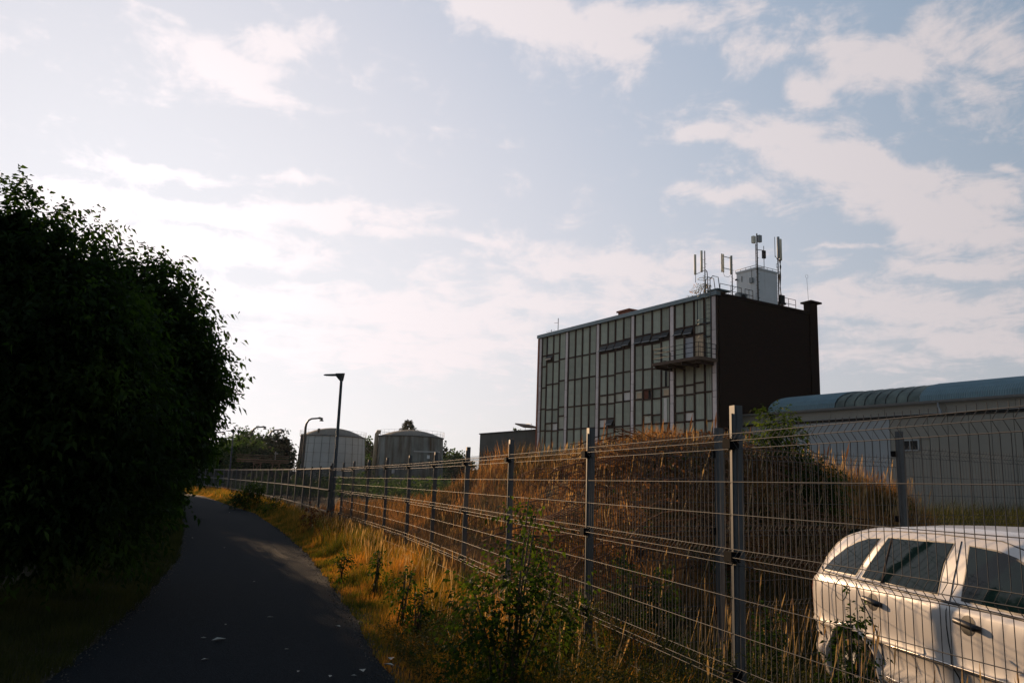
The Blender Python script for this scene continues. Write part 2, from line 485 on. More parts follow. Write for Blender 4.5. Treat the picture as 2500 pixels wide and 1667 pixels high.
class MB:
    """Collects boxes, tubes, quads; build() links them as ONE mesh object."""

    def __init__(self):
        self.v = []
        self.f = []
        self.s = []

    def add(self, vs_, fs, smooth=False):
        n = len(self.v)
        self.v += [tuple(p) for p in vs_]
        self.f += [tuple(i + n for i in f) for f in fs]
        self.s += [smooth] * len(fs)
        return self

    def box(self, x0, x1, y0, y1, z0, z1):
        v = [(x0, y0, z0), (x1, y0, z0), (x1, y1, z0), (x0, y1, z0), (x0, y0, z1), (x1, y0, z1), (x1, y1, z1), (x0, y1, z1)]
        return self.add(v, [(0, 3, 2, 1), (4, 5, 6, 7), (0, 1, 5, 4), (1, 2, 6, 5), (2, 3, 7, 6), (3, 0, 4, 7)])

    def tube(self, pts, r, n=6, smooth=True, caps=True):
        pts = [Vector(p) for p in pts]
        rs = r if isinstance(r, (list, tuple)) else [r] * len(pts)
        ring = []
        up0 = None
        for i, p in enumerate(pts):
            a = pts[max(0, i - 1)]
            b = pts[min(len(pts) - 1, i + 1)]
            d = (b - a).normalized()
            if up0 is None:
                up0 = d.orthogonal().normalized()
            up0 = (up0 - d * up0.dot(d))
            if up0.length < 1e-6:
                up0 = d.orthogonal()
            up0.normalize()
            w = d.cross(up0)
            ring.append([p + (up0 * math.cos(2 * math.pi * (k + .5) / n) + w * math.sin(2 * math.pi * (k + .5) / n)) * rs[i] for k in range(n)])
        vv = [q for rr in ring for q in rr]
        ff = []
        for i in range(len(pts) - 1):
            for k in range(n):
                ff.append((i * n + k, i * n + (k + 1) % n, (i + 1) * n + (k + 1) % n, (i + 1) * n + k))
        if caps:
            ff.append(tuple(range(n - 1, -1, -1)))
            ff.append(tuple((len(pts) - 1) * n + k for k in range(n)))
        return self.add(vv, ff, smooth)

    def mesh(self, name, mat):
        me = bpy.data.meshes.new(name)
        me.from_pydata(self.v, [], self.f)
        if any(self.s):
            me.polygons.foreach_set('use_smooth', self.s)
        if mat:
            me.materials.append(mat)
        me.update()
        return me

    def build(self, name, mat, parent=None, loc=None):
        o = bpy.data.objects.new(name, self.mesh(name, mat))
        if loc:
            o.location = loc
        return link(o, parent)


def part(name, me, parent, loc=(0, 0, 0), rot=None, scale=None, label=None, kind=None):
    o = bpy.data.objects.new(name, me)
    o.location = loc
    if rot:
        o.rotation_euler = rot
    if scale:
        o.scale = scale
    link(o, parent)
    return tag(o, label, kind=kind)


def np_obj(name, V, F, mat, parent=None, smooth=False):
    """Fast mesh from numpy arrays. F: (n,3) or (n,4)."""
    me = bpy.data.meshes.new(name)
    V = np.asarray(V, dtype=np.float32)
    F = np.asarray(F, dtype=np.int32)
    k = F.shape[1]
    me.vertices.add(len(V))
    me.vertices.foreach_set('co', V.ravel())
    me.loops.add(F.size)
    me.loops.foreach_set('vertex_index', F.ravel())
    me.polygons.add(len(F))
    me.polygons.foreach_set('loop_start', np.arange(0, F.size, k, dtype=np.int32))
    me.polygons.foreach_set('loop_total', np.full(len(F), k, dtype=np.int32))
    if smooth:
        me.polygons.foreach_set('use_smooth', np.ones(len(F), dtype=bool))
    me.update(calc_edges=True)
    me.materials.append(mat)
    o = bpy.data.objects.new(name, me)
    return link(o, parent)


# value noise for placing things
_tab = rng.random((64, 64))


def vnoise(x, y, s):
    x = np.asarray(x) / s
    y = np.asarray(y) / s
    xi = np.floor(x).astype(int)
    yi = np.floor(y).astype(int)
    fx = x - xi
    fy = y - yi
    fx = fx * fx * (3 - 2 * fx)
    fy = fy * fy * (3 - 2 * fy)
    a = _tab[xi % 64, yi % 64]
    b = _tab[(xi + 1) % 64, yi % 64]
    c = _tab[xi % 64, (yi + 1) % 64]
    d = _tab[(xi + 1) % 64, (yi + 1) % 64]
    return (a * (1 - fx) + b * fx) * (1 - fy) + (c * (1 - fx) + d * fx) * fy


def sstep(a, b, x):
    t = np.clip((np.asarray(x) - a) / (b - a), 0, 1)
    return t * t * (3 - 2 * t)


# ------------------------------------------------------------------ layout lines
FENCE = [(2.74, 0.35), (2.064, 2.67), (1.388, 4.99), (0.724, 7.317), (0.017, 9.63), (-0.628, 11.964), (-1.314, 14.285), (-2.041, 16.593),
         (-2.843, 18.876), (-3.666, 21.152), (-4.479, 23.431), (-5.252, 25.725)]
FAR_FENCE = [(-5.95, 27.2), (-8.85, 34.96), (-11.9, 42.4), (-17.2, 54.0), (-22.95, 66.0), (-30.7, 80.3)]
PATH_R = [(1.9, -4), (1.3, 0), (0.62, 2.5), (-0.25, 5.3), (-1.1, 7.87), (-2.43, 12.34), (-4.11, 17.63), (-7.03, 25.9), (-11.5, 37.5), (-16.4, 47.6), (-22.4, 60.1), (-30, 72), (-44, 88)]
PATH_L = [(-1.9, -4), (-2.5, 0), (-2.95, 2.5), (-3.4, 5.3), (-3.83, 7.5), (-4.95, 11.4), (-6.64, 16.7), (-10.1, 25.6), (-14.6, 36.6), (-20.0, 48.0), (-26.5, 60.5), (-34.5, 73), (-48, 88)]
HEDGE = [(-4.3, 0), (-5.0, 5.0), (-5.95, 9.9), (-6.82, 13.5), (-8.92, 21.1), (-13.25, 33.5), (-19.5, 45.5), (-26, 57)]


def lerpx(line, y):
    ys = [p[1] for p in line]
    xs = [p[0] for p in line]
    return np.interp(y, ys, xs)


def fence_x(y):
    return np.where(np.asarray(y) < 26.5, lerpx(FENCE, y), lerpx(FAR_FENCE, y))


def ground_z(x, y):
    x = np.asarray(x, float)
    y = np.asarray(y, float)
    z = 0.25 * sstep(26, 85, y)
    z = z + 0.75 * sstep(9, 16, x) * sstep(-5, 8, y)
    # the overgrown spoil mound behind the pen
    fx = fence_x(y)
    left = sstep(0.5, 3.4, x - fx)
    back = x * -0.485 + y * 0.875          # distance axis across the back fence (7.34 at its left post)
    front = sstep(6.15, 9.6, back)
    rr = 1 - sstep(6.6, 8.1, x - 0.12 * (y - 12))
    bk = 1 - sstep(20, 27, y)
    top = 2.02 - 0.22 * sstep(3.0, 4.6, x - 0.1 * (y - 12)) + 0.35 * (vnoise(x, y, 1.7) - .5) + 0.15 * (vnoise(x, y, .6) - .5)
    z = z + top * left * front * rr * bk
    # low rough heap further left
    z = z + 0.75 * np.exp(-(((x + 1.0) / 3.0) ** 2 + ((y - 29) / 5) ** 2)) * sstep(0.5, 2.5, x - fx)
    off = sstep(0.4, 2.0, x - fx) + sstep(0.2, 1.5, lerpx(HEDGE, y) - x)
    z = z + 0.10 * (vnoise(x, y, 2.3) - .5) * np.clip(off, 0, 1)
    return z


def path_dip(x, y):
    inside = sstep(-0.1, 0.25, x - lerpx(PATH_L, y)) * sstep(-0.1, 0.25, lerpx(PATH_R, y) - x)
    return -0.06 * inside


# ------------------------------------------------------------------ ground and path
def axis(lo, hi, step, far_lo, far_hi):
    a = list(np.arange(lo, hi + 1e-6, step))
    s = step
    x = hi
    while x < far_hi:
        s *= 1.28
        x += s
        a.append(x)
    s = step
    x = lo
    while x > far_lo:
        s *= 1.28
        x -= s
        a.insert(0, x)
    return np.array(a)


gx = axis(-14, 11, 0.25, -2500, 2500)
gy = axis(-2, 40, 0.3, -1200, 4500)
XX, YY = np.meshgrid(gx, gy)
ZZ = ground_z(XX, YY) + path_dip(XX, YY)
V = np.stack([XX.ravel(), YY.ravel(), ZZ.ravel()], 1)
nx, ny = len(gx), len(gy)
ii = np.arange(nx * ny).reshape(ny, nx)
F = np.stack([ii[:-1, :-1].ravel(), ii[:-1, 1:].ravel(), ii[1:, 1:].ravel(), ii[1:, :-1].ravel()], 1)
ground = np_obj('ground', V, F, M['soil'], smooth=True)
tag(ground, kind='structure')

ys = np.concatenate([np.arange(-4, 30, 0.5), np.arange(30, 88, 1.0)])
nW = 9
PV = []
for y in ys:
    l, r = lerpx(PATH_L, y), lerpx(PATH_R, y)
    # ragged asphalt edges
    l += 0.10 * (vnoise(3.1, y, .6) - .5)
    r += 0.12 * (vnoise(9.7, y, .5) - .5)
    for k in range(nW):
        t = k / (nW - 1)
        x = l + (r - l) * t
        crown = 0.025 * (1 - (2 * t - 1) ** 2)
        PV.append((x, y, ground_z(x, y) * 1.0 + 0.006 + crown))
PV = np.array(PV)
ii = np.arange(len(ys) * nW).reshape(len(ys), nW)
F = np.stack([ii[:-1, :-1].ravel(), ii[:-1, 1:].ravel(), ii[1:, 1:].ravel(), ii[1:, :-1].ravel()], 1)
path = np_obj('path', PV, F, M['asphalt'], smooth=True)
tag(path, kind='structure')

# ------------------------------------------------------------------ tall factory building
AZL = -31.4
CX, CY = 13.17, 50.0
TH = rad(90 - AZL)
EX = (math.sin(rad(AZL)), math.cos(rad(AZL)))
EY = (-EX[1], EX[0])


def L2W(x, y, z=0.0):
    return (CX + EX[0] * x + EY[0] * y, CY + EX[1] * x + EY[1] * y, z)


ROOF = 14.2
bld = empty('factory_building', L2W(0, 0, 0), TH, 'tall derelict factory block with gridded fibreglass facade and dark brick end wall', 'building')
w = MB()
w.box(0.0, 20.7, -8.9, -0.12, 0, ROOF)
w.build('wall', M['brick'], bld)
MB().box(0.02, 20.68, -8.88, -0.1, ROOF, ROOF + 0.12).build('roof', M['roofing'], bld)
f = MB()
f.box(-0.1, 20.8, -0.16, 0.22, ROOF + 0.02, ROOF + 0.30)
f.build('roof_fascia', M['fascia'], bld)
f = MB()
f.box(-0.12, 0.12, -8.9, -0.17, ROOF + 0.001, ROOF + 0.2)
f.build('parapet', M['brick'], bld)
MB().box(-0.22, 0.7, -.9, 0.24, ROOF + 0.31, ROOF + 0.42).build('corner_slab', M['steel_teal'], bld)
MB().box(0.12, 20.55, -0.12, -0.05, 0, ROOF).build('backing_wall', M['void'], bld)

PANELS = {}


def corr_mesh(w_, h_, ribs=6, depth=0.035):
    key = (round(w_, 2), round(h_, 2))
    if key in PANELS:
        return PANELS[key]
    m = MB()
    prof = []
    for i in range(ribs):
        x0 = w_ * i / ribs
        x1 = w_ * (i + 1) / ribs
        s_ = x1 - x0
        prof += [(x0, 0), (x0 + s_ * .35, 0), (x0 + s_ * .5, depth), (x0 + s_ * .8, depth)]
    prof.append((w_, 0))
    n = len(prof)
    vv = [(x, y, 0) for x, y in prof] + [(x, y, h_) for x, y in prof]
    m.add(vv, [(i, i + n, i + n + 1, i + 1) for i in range(n - 1)])
    PANELS[key] = m.mesh('panel', M['panel'])
    return PANELS[key]


LV = dict(a=12.58, b=11.9, c=10.1, d=8.65, e=8.0, f=6.83, g=6.2)
LOW = [('P', 4.25), ('P', 2.3), ('P', 0.4)]
# columns: (s_left_edge, s_right_edge, [(type, lower bar z), ...]) from the roof down
COLS = [
    (20.19, 19.46, [('P', 12.61), ('P', 11.69), ('P', 9.88), ('P', 8.09), ('P', 6.28)]),
    (19.46, 18.49, [('P', 12.62), ('D', 12.0), ('P', 10.1), ('P', 8.0), ('P', 6.86), ('W', 6.25)]),
    (18.49, 17.61, [('P', 12.62), ('P', 11.93), ('P', 10.09), ('P', 7.96), ('P', 6.85), ('B', 6.22)]),
    (17.61, 16.69, [('P', 12.04), ('P', 10.26), ('P', 8.1), ('P', 7.37), ('W', 6.28)]),
    (16.34, 15.39, [('P', 12.02), ('P', 10.19), ('P', 8.03), ('P', 6.25)]),
    (15.39, 14.46, [('P', 12.01), ('P', 10.18), ('P', 8.03), ('P', 6.24)]),
    (14.46, 13.5, [('P', 12.0), ('P', 10.2), ('P', 8.04), ('P', 6.24)]),
    (13.5, 12.61, [('P', 12.0), ('P', 10.2), ('P', 8.05), ('P', 6.23)]),
    (12.2, 11.22, [('P', 12.5), ('D', 11.86), ('P', 10.07), ('P', 8.62), ('W', 7.95), ('P', 6.83), ('B', 6.17)]),
    (11.22, 10.34, [('P', 12.5), ('D', 11.86), ('P', 10.05), ('P', 8.62), ('W', 7.95), ('P', 6.84), ('D', 6.17)]),
    (10.34, 9.38, [('P', 12.55), ('D', 11.88), ('P', 10.14), ('P', 8.66), ('W', 7.99), ('P', 6.19)]),
    (9.38, 8.5, [('P', 12.58), ('D', 11.9), ('P', 10.15), ('P', 8.69), ('B', 8.0), ('P', 6.2)]),
    (8.08, 7.2, [('P', 12.59), ('D', 11.93), ('P', 10.14), ('P', 8.67), ('T', 8.02), ('P', 6.19)]),
    (7.2, 6.24, [('P', 12.6), ('D', 11.88), ('P', 10.1), ('P', 8.66), ('X', 7.96), ('P', 6.87), ('W', 6.24)]),
    (6.24, 5.29, [('P', 12.5), ('D', 11.85), ('P', 10.05), ('P', 8.64), ('G', 7.95), ('P', 6.82), ('G', 6.2)]),
    (5.29, 4.41, [('P', 12.56), ('D', 11.94), ('P', 10.0), ('K', 8.66), ('T', 8.02), ('S', 6.2)]),
    (3.94, 3.03, [('P', 12.54), ('D', 11.89), ('P', 10.0), ('P', 8.59), ('W', 7.99), ('P', 6.82), ('G', 6.2)]),
    (3.03, 2.11, [('P', 12.53), ('D', 11.86), ('V', 10.0), ('P', 8.6), ('W', 7.98), ('P', 6.85), ('B', 6.21)]),
    (2.11, 1.17, [('H', 12.54), ('W', 11.91), ('N', 10.0), ('P', 8.68), ('W', 8.03), ('P', 6.25)]),
    (1.17, 0.48, [('P', 12.5), ('P', 11.61), ('P', 10.0), ('P', 8.03), ('P', 6.17)]),
]
PIL = [(20.19, 20.55), (16.34, 16.69), (12.23, 12.58), (8.11, 8.45), (3.98, 4.36), (0.1, 0.46)]
mull_edges = set()
flat_types = {'W': 'pane_dull', 'B': 'panel_white', 'T': 'pane_dull', 'G': 'pane_murky', 'N': 'panel_tan', 'V': 'grey_door'}
sash_mesh = MB().box(-.40, .40, -0.012, 0.012, -0.5, 0).mesh('sash', M['sash'])
rail_mesh = MB().box(-.42, .42, -0.02, 0.02, -0.56, -0.5).mesh('sash_rail', M['gutter'])
for (sl, sr, cells) in COLS:
    s0, s1 = min(sl, sr) + 0.055, max(sl, sr) - 0.055
    mull_edges.add(sl)
    mull_edges.add(sr)
    top = ROOF
    for i, (ty, zb) in enumerate(cells + LOW):
        zt = top - (0.0 if i == 0 else 0.055)
        zl = zb + 0.055
        h = zt - zl
        wd = s1 - s0
        if ty in 'PHKS':
            a0, a1 = s0, s1
            if ty == 'H':
                part('panel', corr_mesh(0.16, h, 1), bld, (s1 - 0.17, -0.02, zl))
                a1 = s1 - 0.26
            if ty == 'K':      # a slot torn out of this sheet
                part('panel', corr_mesh(0.24, h, 1), bld, (s1 - 0.24, -0.02, zl))
                a1 = s1 - 0.50
            if ty == 'S':
                MB().box(s1 - .52, s1 - .22, 0.03, 0.05, zl + .02, zt - .05).build('replacement_strip', M['panel_white'], bld)
            o = part('panel', corr_mesh(a1 - a0, h, 6 if a1 - a0 > .6 else 3), bld, (a0, random.uniform(-.03, -.015), zl))
            o.rotation_euler = (random.uniform(-.003, .003), random.uniform(-.004, .004), random.uniform(-.008, .008))
        elif ty == 'D':
            o = part('sash', sash_mesh, bld, ((s0 + s1) / 2, 0.02, zt - 0.02), (rad(random.uniform(24, 40)), 0, 0), (wd / .84, 1, h / .6))
            part('sash_rail', rail_mesh, o)
        elif ty == 'X':
            g = MB()
            for k in range(4):
                g.box(s1 - .12 - .11 * k, s1 - .08 - .11 * k, -0.02, 0.0, zl, zt)
            for k in range(4):
                g.box(s1 - .47, s1 - .04, -0.021, 0.001, zl + .05 + k * .13, zl + .08 + k * .13)
            g.build('window_grille', M['redbrick'], bld)
        else:
            o = MB().box(s0, s1, -0.03, -0.005, zl, zt).build('pane' if ty in 'WTG' else ('door' if ty in 'VN' else 'panel'), M[flat_types[ty]], bld)
            if ty == 'T':
                MB().box(s0 + .1, s1 - .15, -.004, .002, zl + .02, zt - .12).build('board', M['panel_tan'], o)
        # transom under the cell
        MB().box(s0 - 0.004, s1 + 0.004, -0.05, 0.05, zb - 0.055, zb + 0.055).build('transom', M['frame_dark'], bld)
        top = zb
mm = MB().box(-0.062, 0.062, -0.052, 0.075, 0, ROOF).mesh('mullion', M['frame_dark'])
for s in sorted(mull_edges):
    part('mullion', mm, bld, (s, 0, 0))
for (s0, s1) in PIL:
    zs = [ROOF, 12.0 + random.uniform(-.1, .1), 10.05, 9.3 + random.uniform(-.3, .3), 8.04, 7.5 + random.uniform(-.3, .3), 6.2, 4.2, 2.2, 0]
    for i in range(len(zs) - 1):
        if zs[i] - zs[i + 1] < .2:
            continue
        MB().box(s0 + .03, s1 - .03, -0.06, 0.10 + .01 * (i % 2), zs[i + 1] + .012, zs[i] - .012).build('pillar_block', M['concrete'], bld)
    MB().box(s0, s1, -0.07, 0.06, 0, ROOF - .002).build('pillar_channel', M['frame_dark'], bld)
MB().box(20.56, 20.78, -0.2, 0.12, 0, ROOF).build('corner_trim', M['redbrick'], bld)
# balcony
bal = MB()
bal.box(0.02, 4.34, 0.08, 1.72, 9.86, 10.06)
bal.build('balcony', M['rust'], bld)
balr = [o for o in bld.children if o.name.startswith('balcony')][0]
bb = MB()
for x in (0.3, 1.6, 2.9, 4.1):
    bb.box(x, x + .1, 0.09, 1.6, 9.66, 9.86)
bb.build('joist', M['frame_dark'], balr)
rl = MB()
for (x, y) in [(0.08, 1.66), (1.35, 1.66), (2.7, 1.66), (4.28, 1.66), (4.28, .9), (4.28, .14), (.08, .9), (.08, .14)]:
    rl.tube([(x, y, 10.06), (x, y, 10.98)], 0.02, 5)
for z in (10.97, 10.68, 10.35):
    rl.tube([(.08, .14, z), (.08, 1.66, z), (4.28, 1.66, z), (4.28, .14, z)], 0.02, 5)
rl.build('railing', M['steel_dark'], balr)
# caged ladder on the facade
ld = MB()
for x in (0.32, 0.72):
    ld.tube([(x, .34, 10.06), (x, .34, 15.3), (x, .1, 15.55), (x, -.4, 15.55), (x, -.6, 14.4)], 0.028, 5)
for k in range(18):
    ld.tube([(.32, .34, 10.25 + k * .28), (.72, .34, 10.25 + k * .28)], 0.014, 4)
for z in (15.3, 14.15, 12.55, 12.3, 11.45):
    ld.tube([(.32, .34, z), (.1, .6, z), (.15, .9, z), (.52, 1.05, z), (.9, .9, z), (.94, .6, z), (.72, .34, z)], 0.018, 4)
for x, y in ((.15, .9), (.52, 1.05), (.9, .9)):
    ld.tube([(x, y, 11.45), (x, y, 14.15)], 0.012, 4)
ld.build('ladder', M['steel_teal'], bld)
# roof edge railing on the brick end
rr_ = MB()
for y0, y1 in ((-.75, -2.75), (-3.1, -3.85), (-6.7, -8.2)):
    for z in (15.22, 14.85):
        rr_.tube([(0.5, y0, z), (0.5, y1, z)], 0.02, 5)
    for y in (y0, (y0 + y1) / 2, y1):
        rr_.tube([(0.5, y, 14.3), (0.5, y, 15.22)], 0.02, 5)
rr_.tube([(0.5, -1.2, 14.4), (0.5, -2.2, 15.2)], 0.015, 4)
rr_.tube([(2.2, -.5, 14.3), (2.2, -.5, 15.2), (1.2, -.5, 15.2), (1.2, -.5, 14.3)], .018, 4)
rr_.build('roof_railing', M['steel_dark'], bld)
# square brick stack on the far end of the brick wall
ch = MB()
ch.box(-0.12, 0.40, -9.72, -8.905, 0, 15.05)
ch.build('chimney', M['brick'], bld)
cho = [o for o in bld.children if o.name.startswith('chimney')][0]
cp = MB()
cp.add([(-.32, -9.98, 15.05), (.6, -9.98, 15.05), (.6, -8.82, 15.05), (-.32, -8.82, 15.05), (-.32, -9.98, 15.17), (.6, -9.98, 15.17), (.6, -8.82, 15.17), (-.32, -8.82, 15.17), (.14, -9.4, 15.36)],
       [(3, 2, 1, 0), (0, 1, 5, 4), (1, 2, 6, 5), (2, 3, 7, 6), (3, 0, 4, 7), (4, 5, 8), (5, 6, 8), (6, 7, 8), (7, 4, 8)])
cp.build('chimney_cap', M['brick'], cho)
# canopy sticking out low on the far left corner
MB().add([(20.8, -.1, 6.5), (22.2, -.1, 6.85), (22.2, 1.3, 6.85), (20.8, 1.3, 6.5), (20.8, -.1, 6.66), (22.2, -.1, 6.95), (22.2, 1.3, 6.95), (20.8, 1.3, 6.66)],
         [(0, 3, 2, 1), (4, 5, 6, 7), (0, 1, 5, 4), (1, 2, 6, 5), (2, 3, 7, 6), (3, 0, 4, 7)]).build('canopy', M['rust'], bld)

# ---- things standing on the roof
RZ = ROOF + 0.12


def roof_thing(name, x, y, label, cat, group=None):
    return empty(name, L2W(x, y, RZ), TH, label, cat, group)


cab = roof_thing('equipment_cabin', 0.3, -4.0, 'white sheet metal equipment cabin between the roof masts', 'cabin')
MB().box(0.0, 1.75, -2.1, 0.0, 0.05, 2.42).build('cabin_wall', M['cabin_white'], cab)
MB().box(-.05, 1.8, -2.15, .05, 2.42, 2.54).build('cabin_roof', M['cabin_white'], cab)
m = MB()
for z in (.06, .14):
    m.box(-.03, 1.78, -2.13, .03, -.0 + z - .06, z - .02)
m.build('base_frame', M['steel_dark'], cab)
m = MB()
m.tube([(-.05, .05, 2.66), (1.8, .05, 2.66)], .02, 4)
m.tube([(-.05, .05, 2.66), (-.05, -2.15, 2.66)], .02, 4)
for k in range(5):
    m.tube([(-.05, .05 - k * .55, 2.5), (-.05, .05 - k * .55, 2.66)], .018, 4)
    m.tube([(-.05 + k * .46, .05, 2.5), (-.05 + k * .46, .05, 2.66)], .018, 4)
m.build('roof_rail', M['gutter'], cab)
MB().box(.25, .5, .0, .16, 1.5, 1.85).build('junction_box', M['antenna_grey'], cab)
MB().tube([(.38, .03, 1.85), (.38, .03, 2.4)], .015, 4).build('conduit', M['steel_dark'], cab)
MB().tube([(1.62, .06, 2.0), (1.74, .16, 1.95)], .06, 6).build('floodlight', M['steel_dark'], cab)
MB().box(1.25, 1.28, .005, .03, 1.75, 2.15).build('label_plate', M['steel_dark'], cab)


def rung_mast(t, h, r=.035, rungs=True, step=.28, z0=0.0):
    MB().tube([(0, 0, z0), (0, 0, h)], r, 7).build('pole', M['steel_dark'], t)
    if rungs:
        g = MB()
        k = 0
        z = .35
        while z < h - .6:
            s = 1 if k % 2 else -1
            g.tube([(0, 0, z), (.03 * s, .15 * s, z)], .014, 4)
            g.tube([(0, 0, z + .1), (.02, -.12 * s, z + .1)], .012, 4)
            k += 1
            z += step
        g.build('climbing_pegs', M['steel_dark'], t)


def cyl_panel(name, x, y, z0, z1, t, mat, r=.07):
    MB().tube([(x, y, z0), (x, y, z0 + .02), (x, y, z1 - .02), (x, y, z1)], [r * .8, r, r, r * .8], 8).build(name, mat, t)


g_m = 'antenna masts on the factory roof'
t = roof_thing('antenna_mast', 2.0, -.9, 'leftmost roof mast, two tall cream antennas beside the sprouting bush', 'antenna mast', g_m)
rung_mast(t, 3.5)
cyl_panel('antenna_panel', .18, .72, 1.75, 3.15, t, M['antenna'], .085)
cyl_panel('antenna_panel', .10, .2, 2.0, 3.5, t, M['antenna'], .085)
MB().tube([(0, 0, 2.15), (.15, .72, 1.75), (.15, .72, 1.2)], .02, 5).build('bracket', M['steel_dark'], t)
MB().tube([(0, 0, 2.2), (0, -.2, 2.1), (0, -.25, 1.6), (0, -.25, 0)], .03, 6).build('cable', M['steel_dark'], t)
MB().tube([(0, -.1, 1.2), (0, -.9, 0)], .02, 5).tube([(0, 0, 1.2), (.9, 0, 0)], .02, 5).build('brace', M['steel_dark'], t)
t = roof_thing('antenna_mast', .6, -2.0, 'roof mast carrying a pair of antennas joined like a ladder frame', 'antenna mast', g_m)
rung_mast(t, 3.05)
cyl_panel('antenna_panel', .0, .95, 1.75, 3.0, t, M['antenna'], .06)
cyl_panel('antenna_panel', .0, .80, 1.75, 3.0, t, M['antenna'], .05)
cyl_panel('antenna_panel', .0, .12, 1.75, 3.0, t, M['antenna'], .06)
MB().tube([(0, 0, 2.85), (0, .9, 2.85)], .025, 5).tube([(0, 0, 2.05), (0, .9, 2.05)], .025, 5).build('crossbar', M['steel_dark'], t)
MB().tube([(0, .85, 1.75), (0, .7, 1.5), (0, .35, 1.5), (0, .05, 1.75)], .015, 4).build('cable', M['antenna_grey'], t)
t = roof_thing('antenna_mast', .12, -3.93, 'tallest roof mast with two box antennas, at the white cabin corner', 'antenna mast', g_m)
rung_mast(t, 4.85, .045)
MB().box(-.08, .12, .18, .42, 4.12, 4.6).build('box_antenna', M['antenna'], t)
MB().box(-.08, .12, -.42, -.16, 4.3, 4.78).build('box_antenna', M['antenna_grey'], t)
t = empty('antenna_mast', L2W(1.0, -5.0, RZ + 2.55), TH, 'H shaped steel antenna frame standing on top of the white cabin', 'antenna frame', g_m)
MB().tube([(0, 0.2, 0), (0, 0.2, 1.95)], .03, 6).tube([(0, -.62, -.0), (0, -.62, 1.95)], .024, 6).build('pole', M['steel_dark'], t)
MB().tube([(0, .2, 1.55), (0, -.62, 1.62)], .025, 5).tube([(0, .2, .28), (0, -.62, .38)], .025, 5).build('crossbar', M['steel_dark'], t)
MB().box(-.1, .08, -.72, -.5, 1.05, 1.6).build('box_antenna', M['steel_dark'], t)
t = roof_thing('antenna_mast', .3, -6.22, 'rightmost roof mast, thick twin antennas above looping cables', 'antenna mast', g_m)
rung_mast(t, 3.7, .045)
cyl_panel('antenna_panel', -.05, -.02, 3.55, 5.1, t, M['antenna_grey'], .10)
cyl_panel('antenna_panel', .0, -.3, 3.45, 5.0, t, M['antenna'], .10)
MB().tube([(0, .28, 3.6), (0, .28, 5.05)], .02, 5).tube([(0, 0, 3.4), (0, .28, 3.7)], .02, 5).build('rod', M['steel_dark'], t)
m = MB()
for k in range(3):
    m.tube([(0, -.1 - .1 * k, 3.5), (0, -.3 + .05 * k, 3.0), (.05, -.16 - .08 * k, 2.3), (0, -.2 + .02 * k, 1.4), (0, -.22 - .06 * k, .6), (0, -.5 + .1 * k, .05)], .03, 5)
m.tube([(0, .0, 3.2), (0, .18, 3.1), (0, .16, 2.9), (0, 0, 2.85)], .016, 4)
m.build('cable', M['steel_dark'], t)
MB().box(-.1, .1, -.5, -.05, .35, .95).build('cable_box', M['steel_dark'], t)
t = roof_thing('roof_vent', .9, -7.1, 'small round cowl vent behind the right roof railing', 'vent')
MB().tube([(0, 0, 0), (0, 0, .5)], .22, 10).build('duct', M['antenna_grey'], t)
MB().tube([(0, 0, .5), (0, 0, .55), (0, 0, .75)], [.4, .4, .1], 10).build('cowl', M['steel_dark'], t)
t = roof_thing('air_conditioner', .8, -3.1, 'grey air conditioning unit beside the white cabin', 'air conditioner')
MB().box(-.2, .2, -.35, .45, .05, .62).build('casing', M['antenna_grey'], t)
MB().tube([(-.23, .05, .33), (-.2, .05, .33)], .22, 12).build('fan_guard', M['steel_dark'], t)
t = roof_thing('rooftop_hatch', 10.2, -1.0, 'low red brick vent stack on the middle of the roof', 'vent stack')
MB().box(-.62, .62, -.4, .4, -.02, .62).build('stack', M['redbrick'], t)
MB().box(-.78, .72, -.5, .5, .62, .74).build('lid', M['redbrick'], t)
t = roof_thing('whip_antenna', 19.4, -1.0, 'thin aerial pole near the left end of the roof', 'aerial')
MB().tube([(0, 0, 0), (0, 0, 1.65)], .03, 5).build('pole', M['steel_dark'], t)
MB().tube([(-.02, .0, 1.25), (.3, .2, 1.25)], .015, 4).build('arm', M['steel_dark'], t)
t = roof_thing('television_aerial', 20.4, -1.0, 'small branching television aerial at the left roof corner', 'aerial')
MB().tube([(0, 0, 0), (0, 0, .8)], .022, 5).build('pole', M['steel_dark'], t)
m = MB().tube([(-.7, 0, .55), (.6, 0, .6)], .015, 4)
for k in range(5):
    m.tube([(-.6 + .28 * k, -.2, .5), (-.6 + .28 * k, .2, .7)], .01, 4)
m.build('dipole', M['steel_dark'], t)
t = empty('lightning_rod', L2W(.2, -9.2, 15.3), TH, 'hair thin rod with a ring top above the brick chimney', 'aerial')
MB().tube([(0, 0, 0), (.0, .1, 1.6)], .012, 4).build('rod', M['steel_dark'], t)
MB().tube([(0, .1 + .14 * math.sin(a * math.pi / 5), 1.74 - .14 * math.cos(a * math.pi / 5)) for a in range(11)], .008, 4, caps=False).build('ring', M['steel_dark'], t)

# ------------------------------------------------------------------ long hall on the right
hall = empty('barrel_roof_hall', L2W(0, -2.07, 0), TH, 'long low hall with barrel roof and beige wall behind the fence', 'building')
MB().box(-30, -0.02, -7.0, 0.0, 0, 6.55).build('wall', M['wall_beige'], hall)
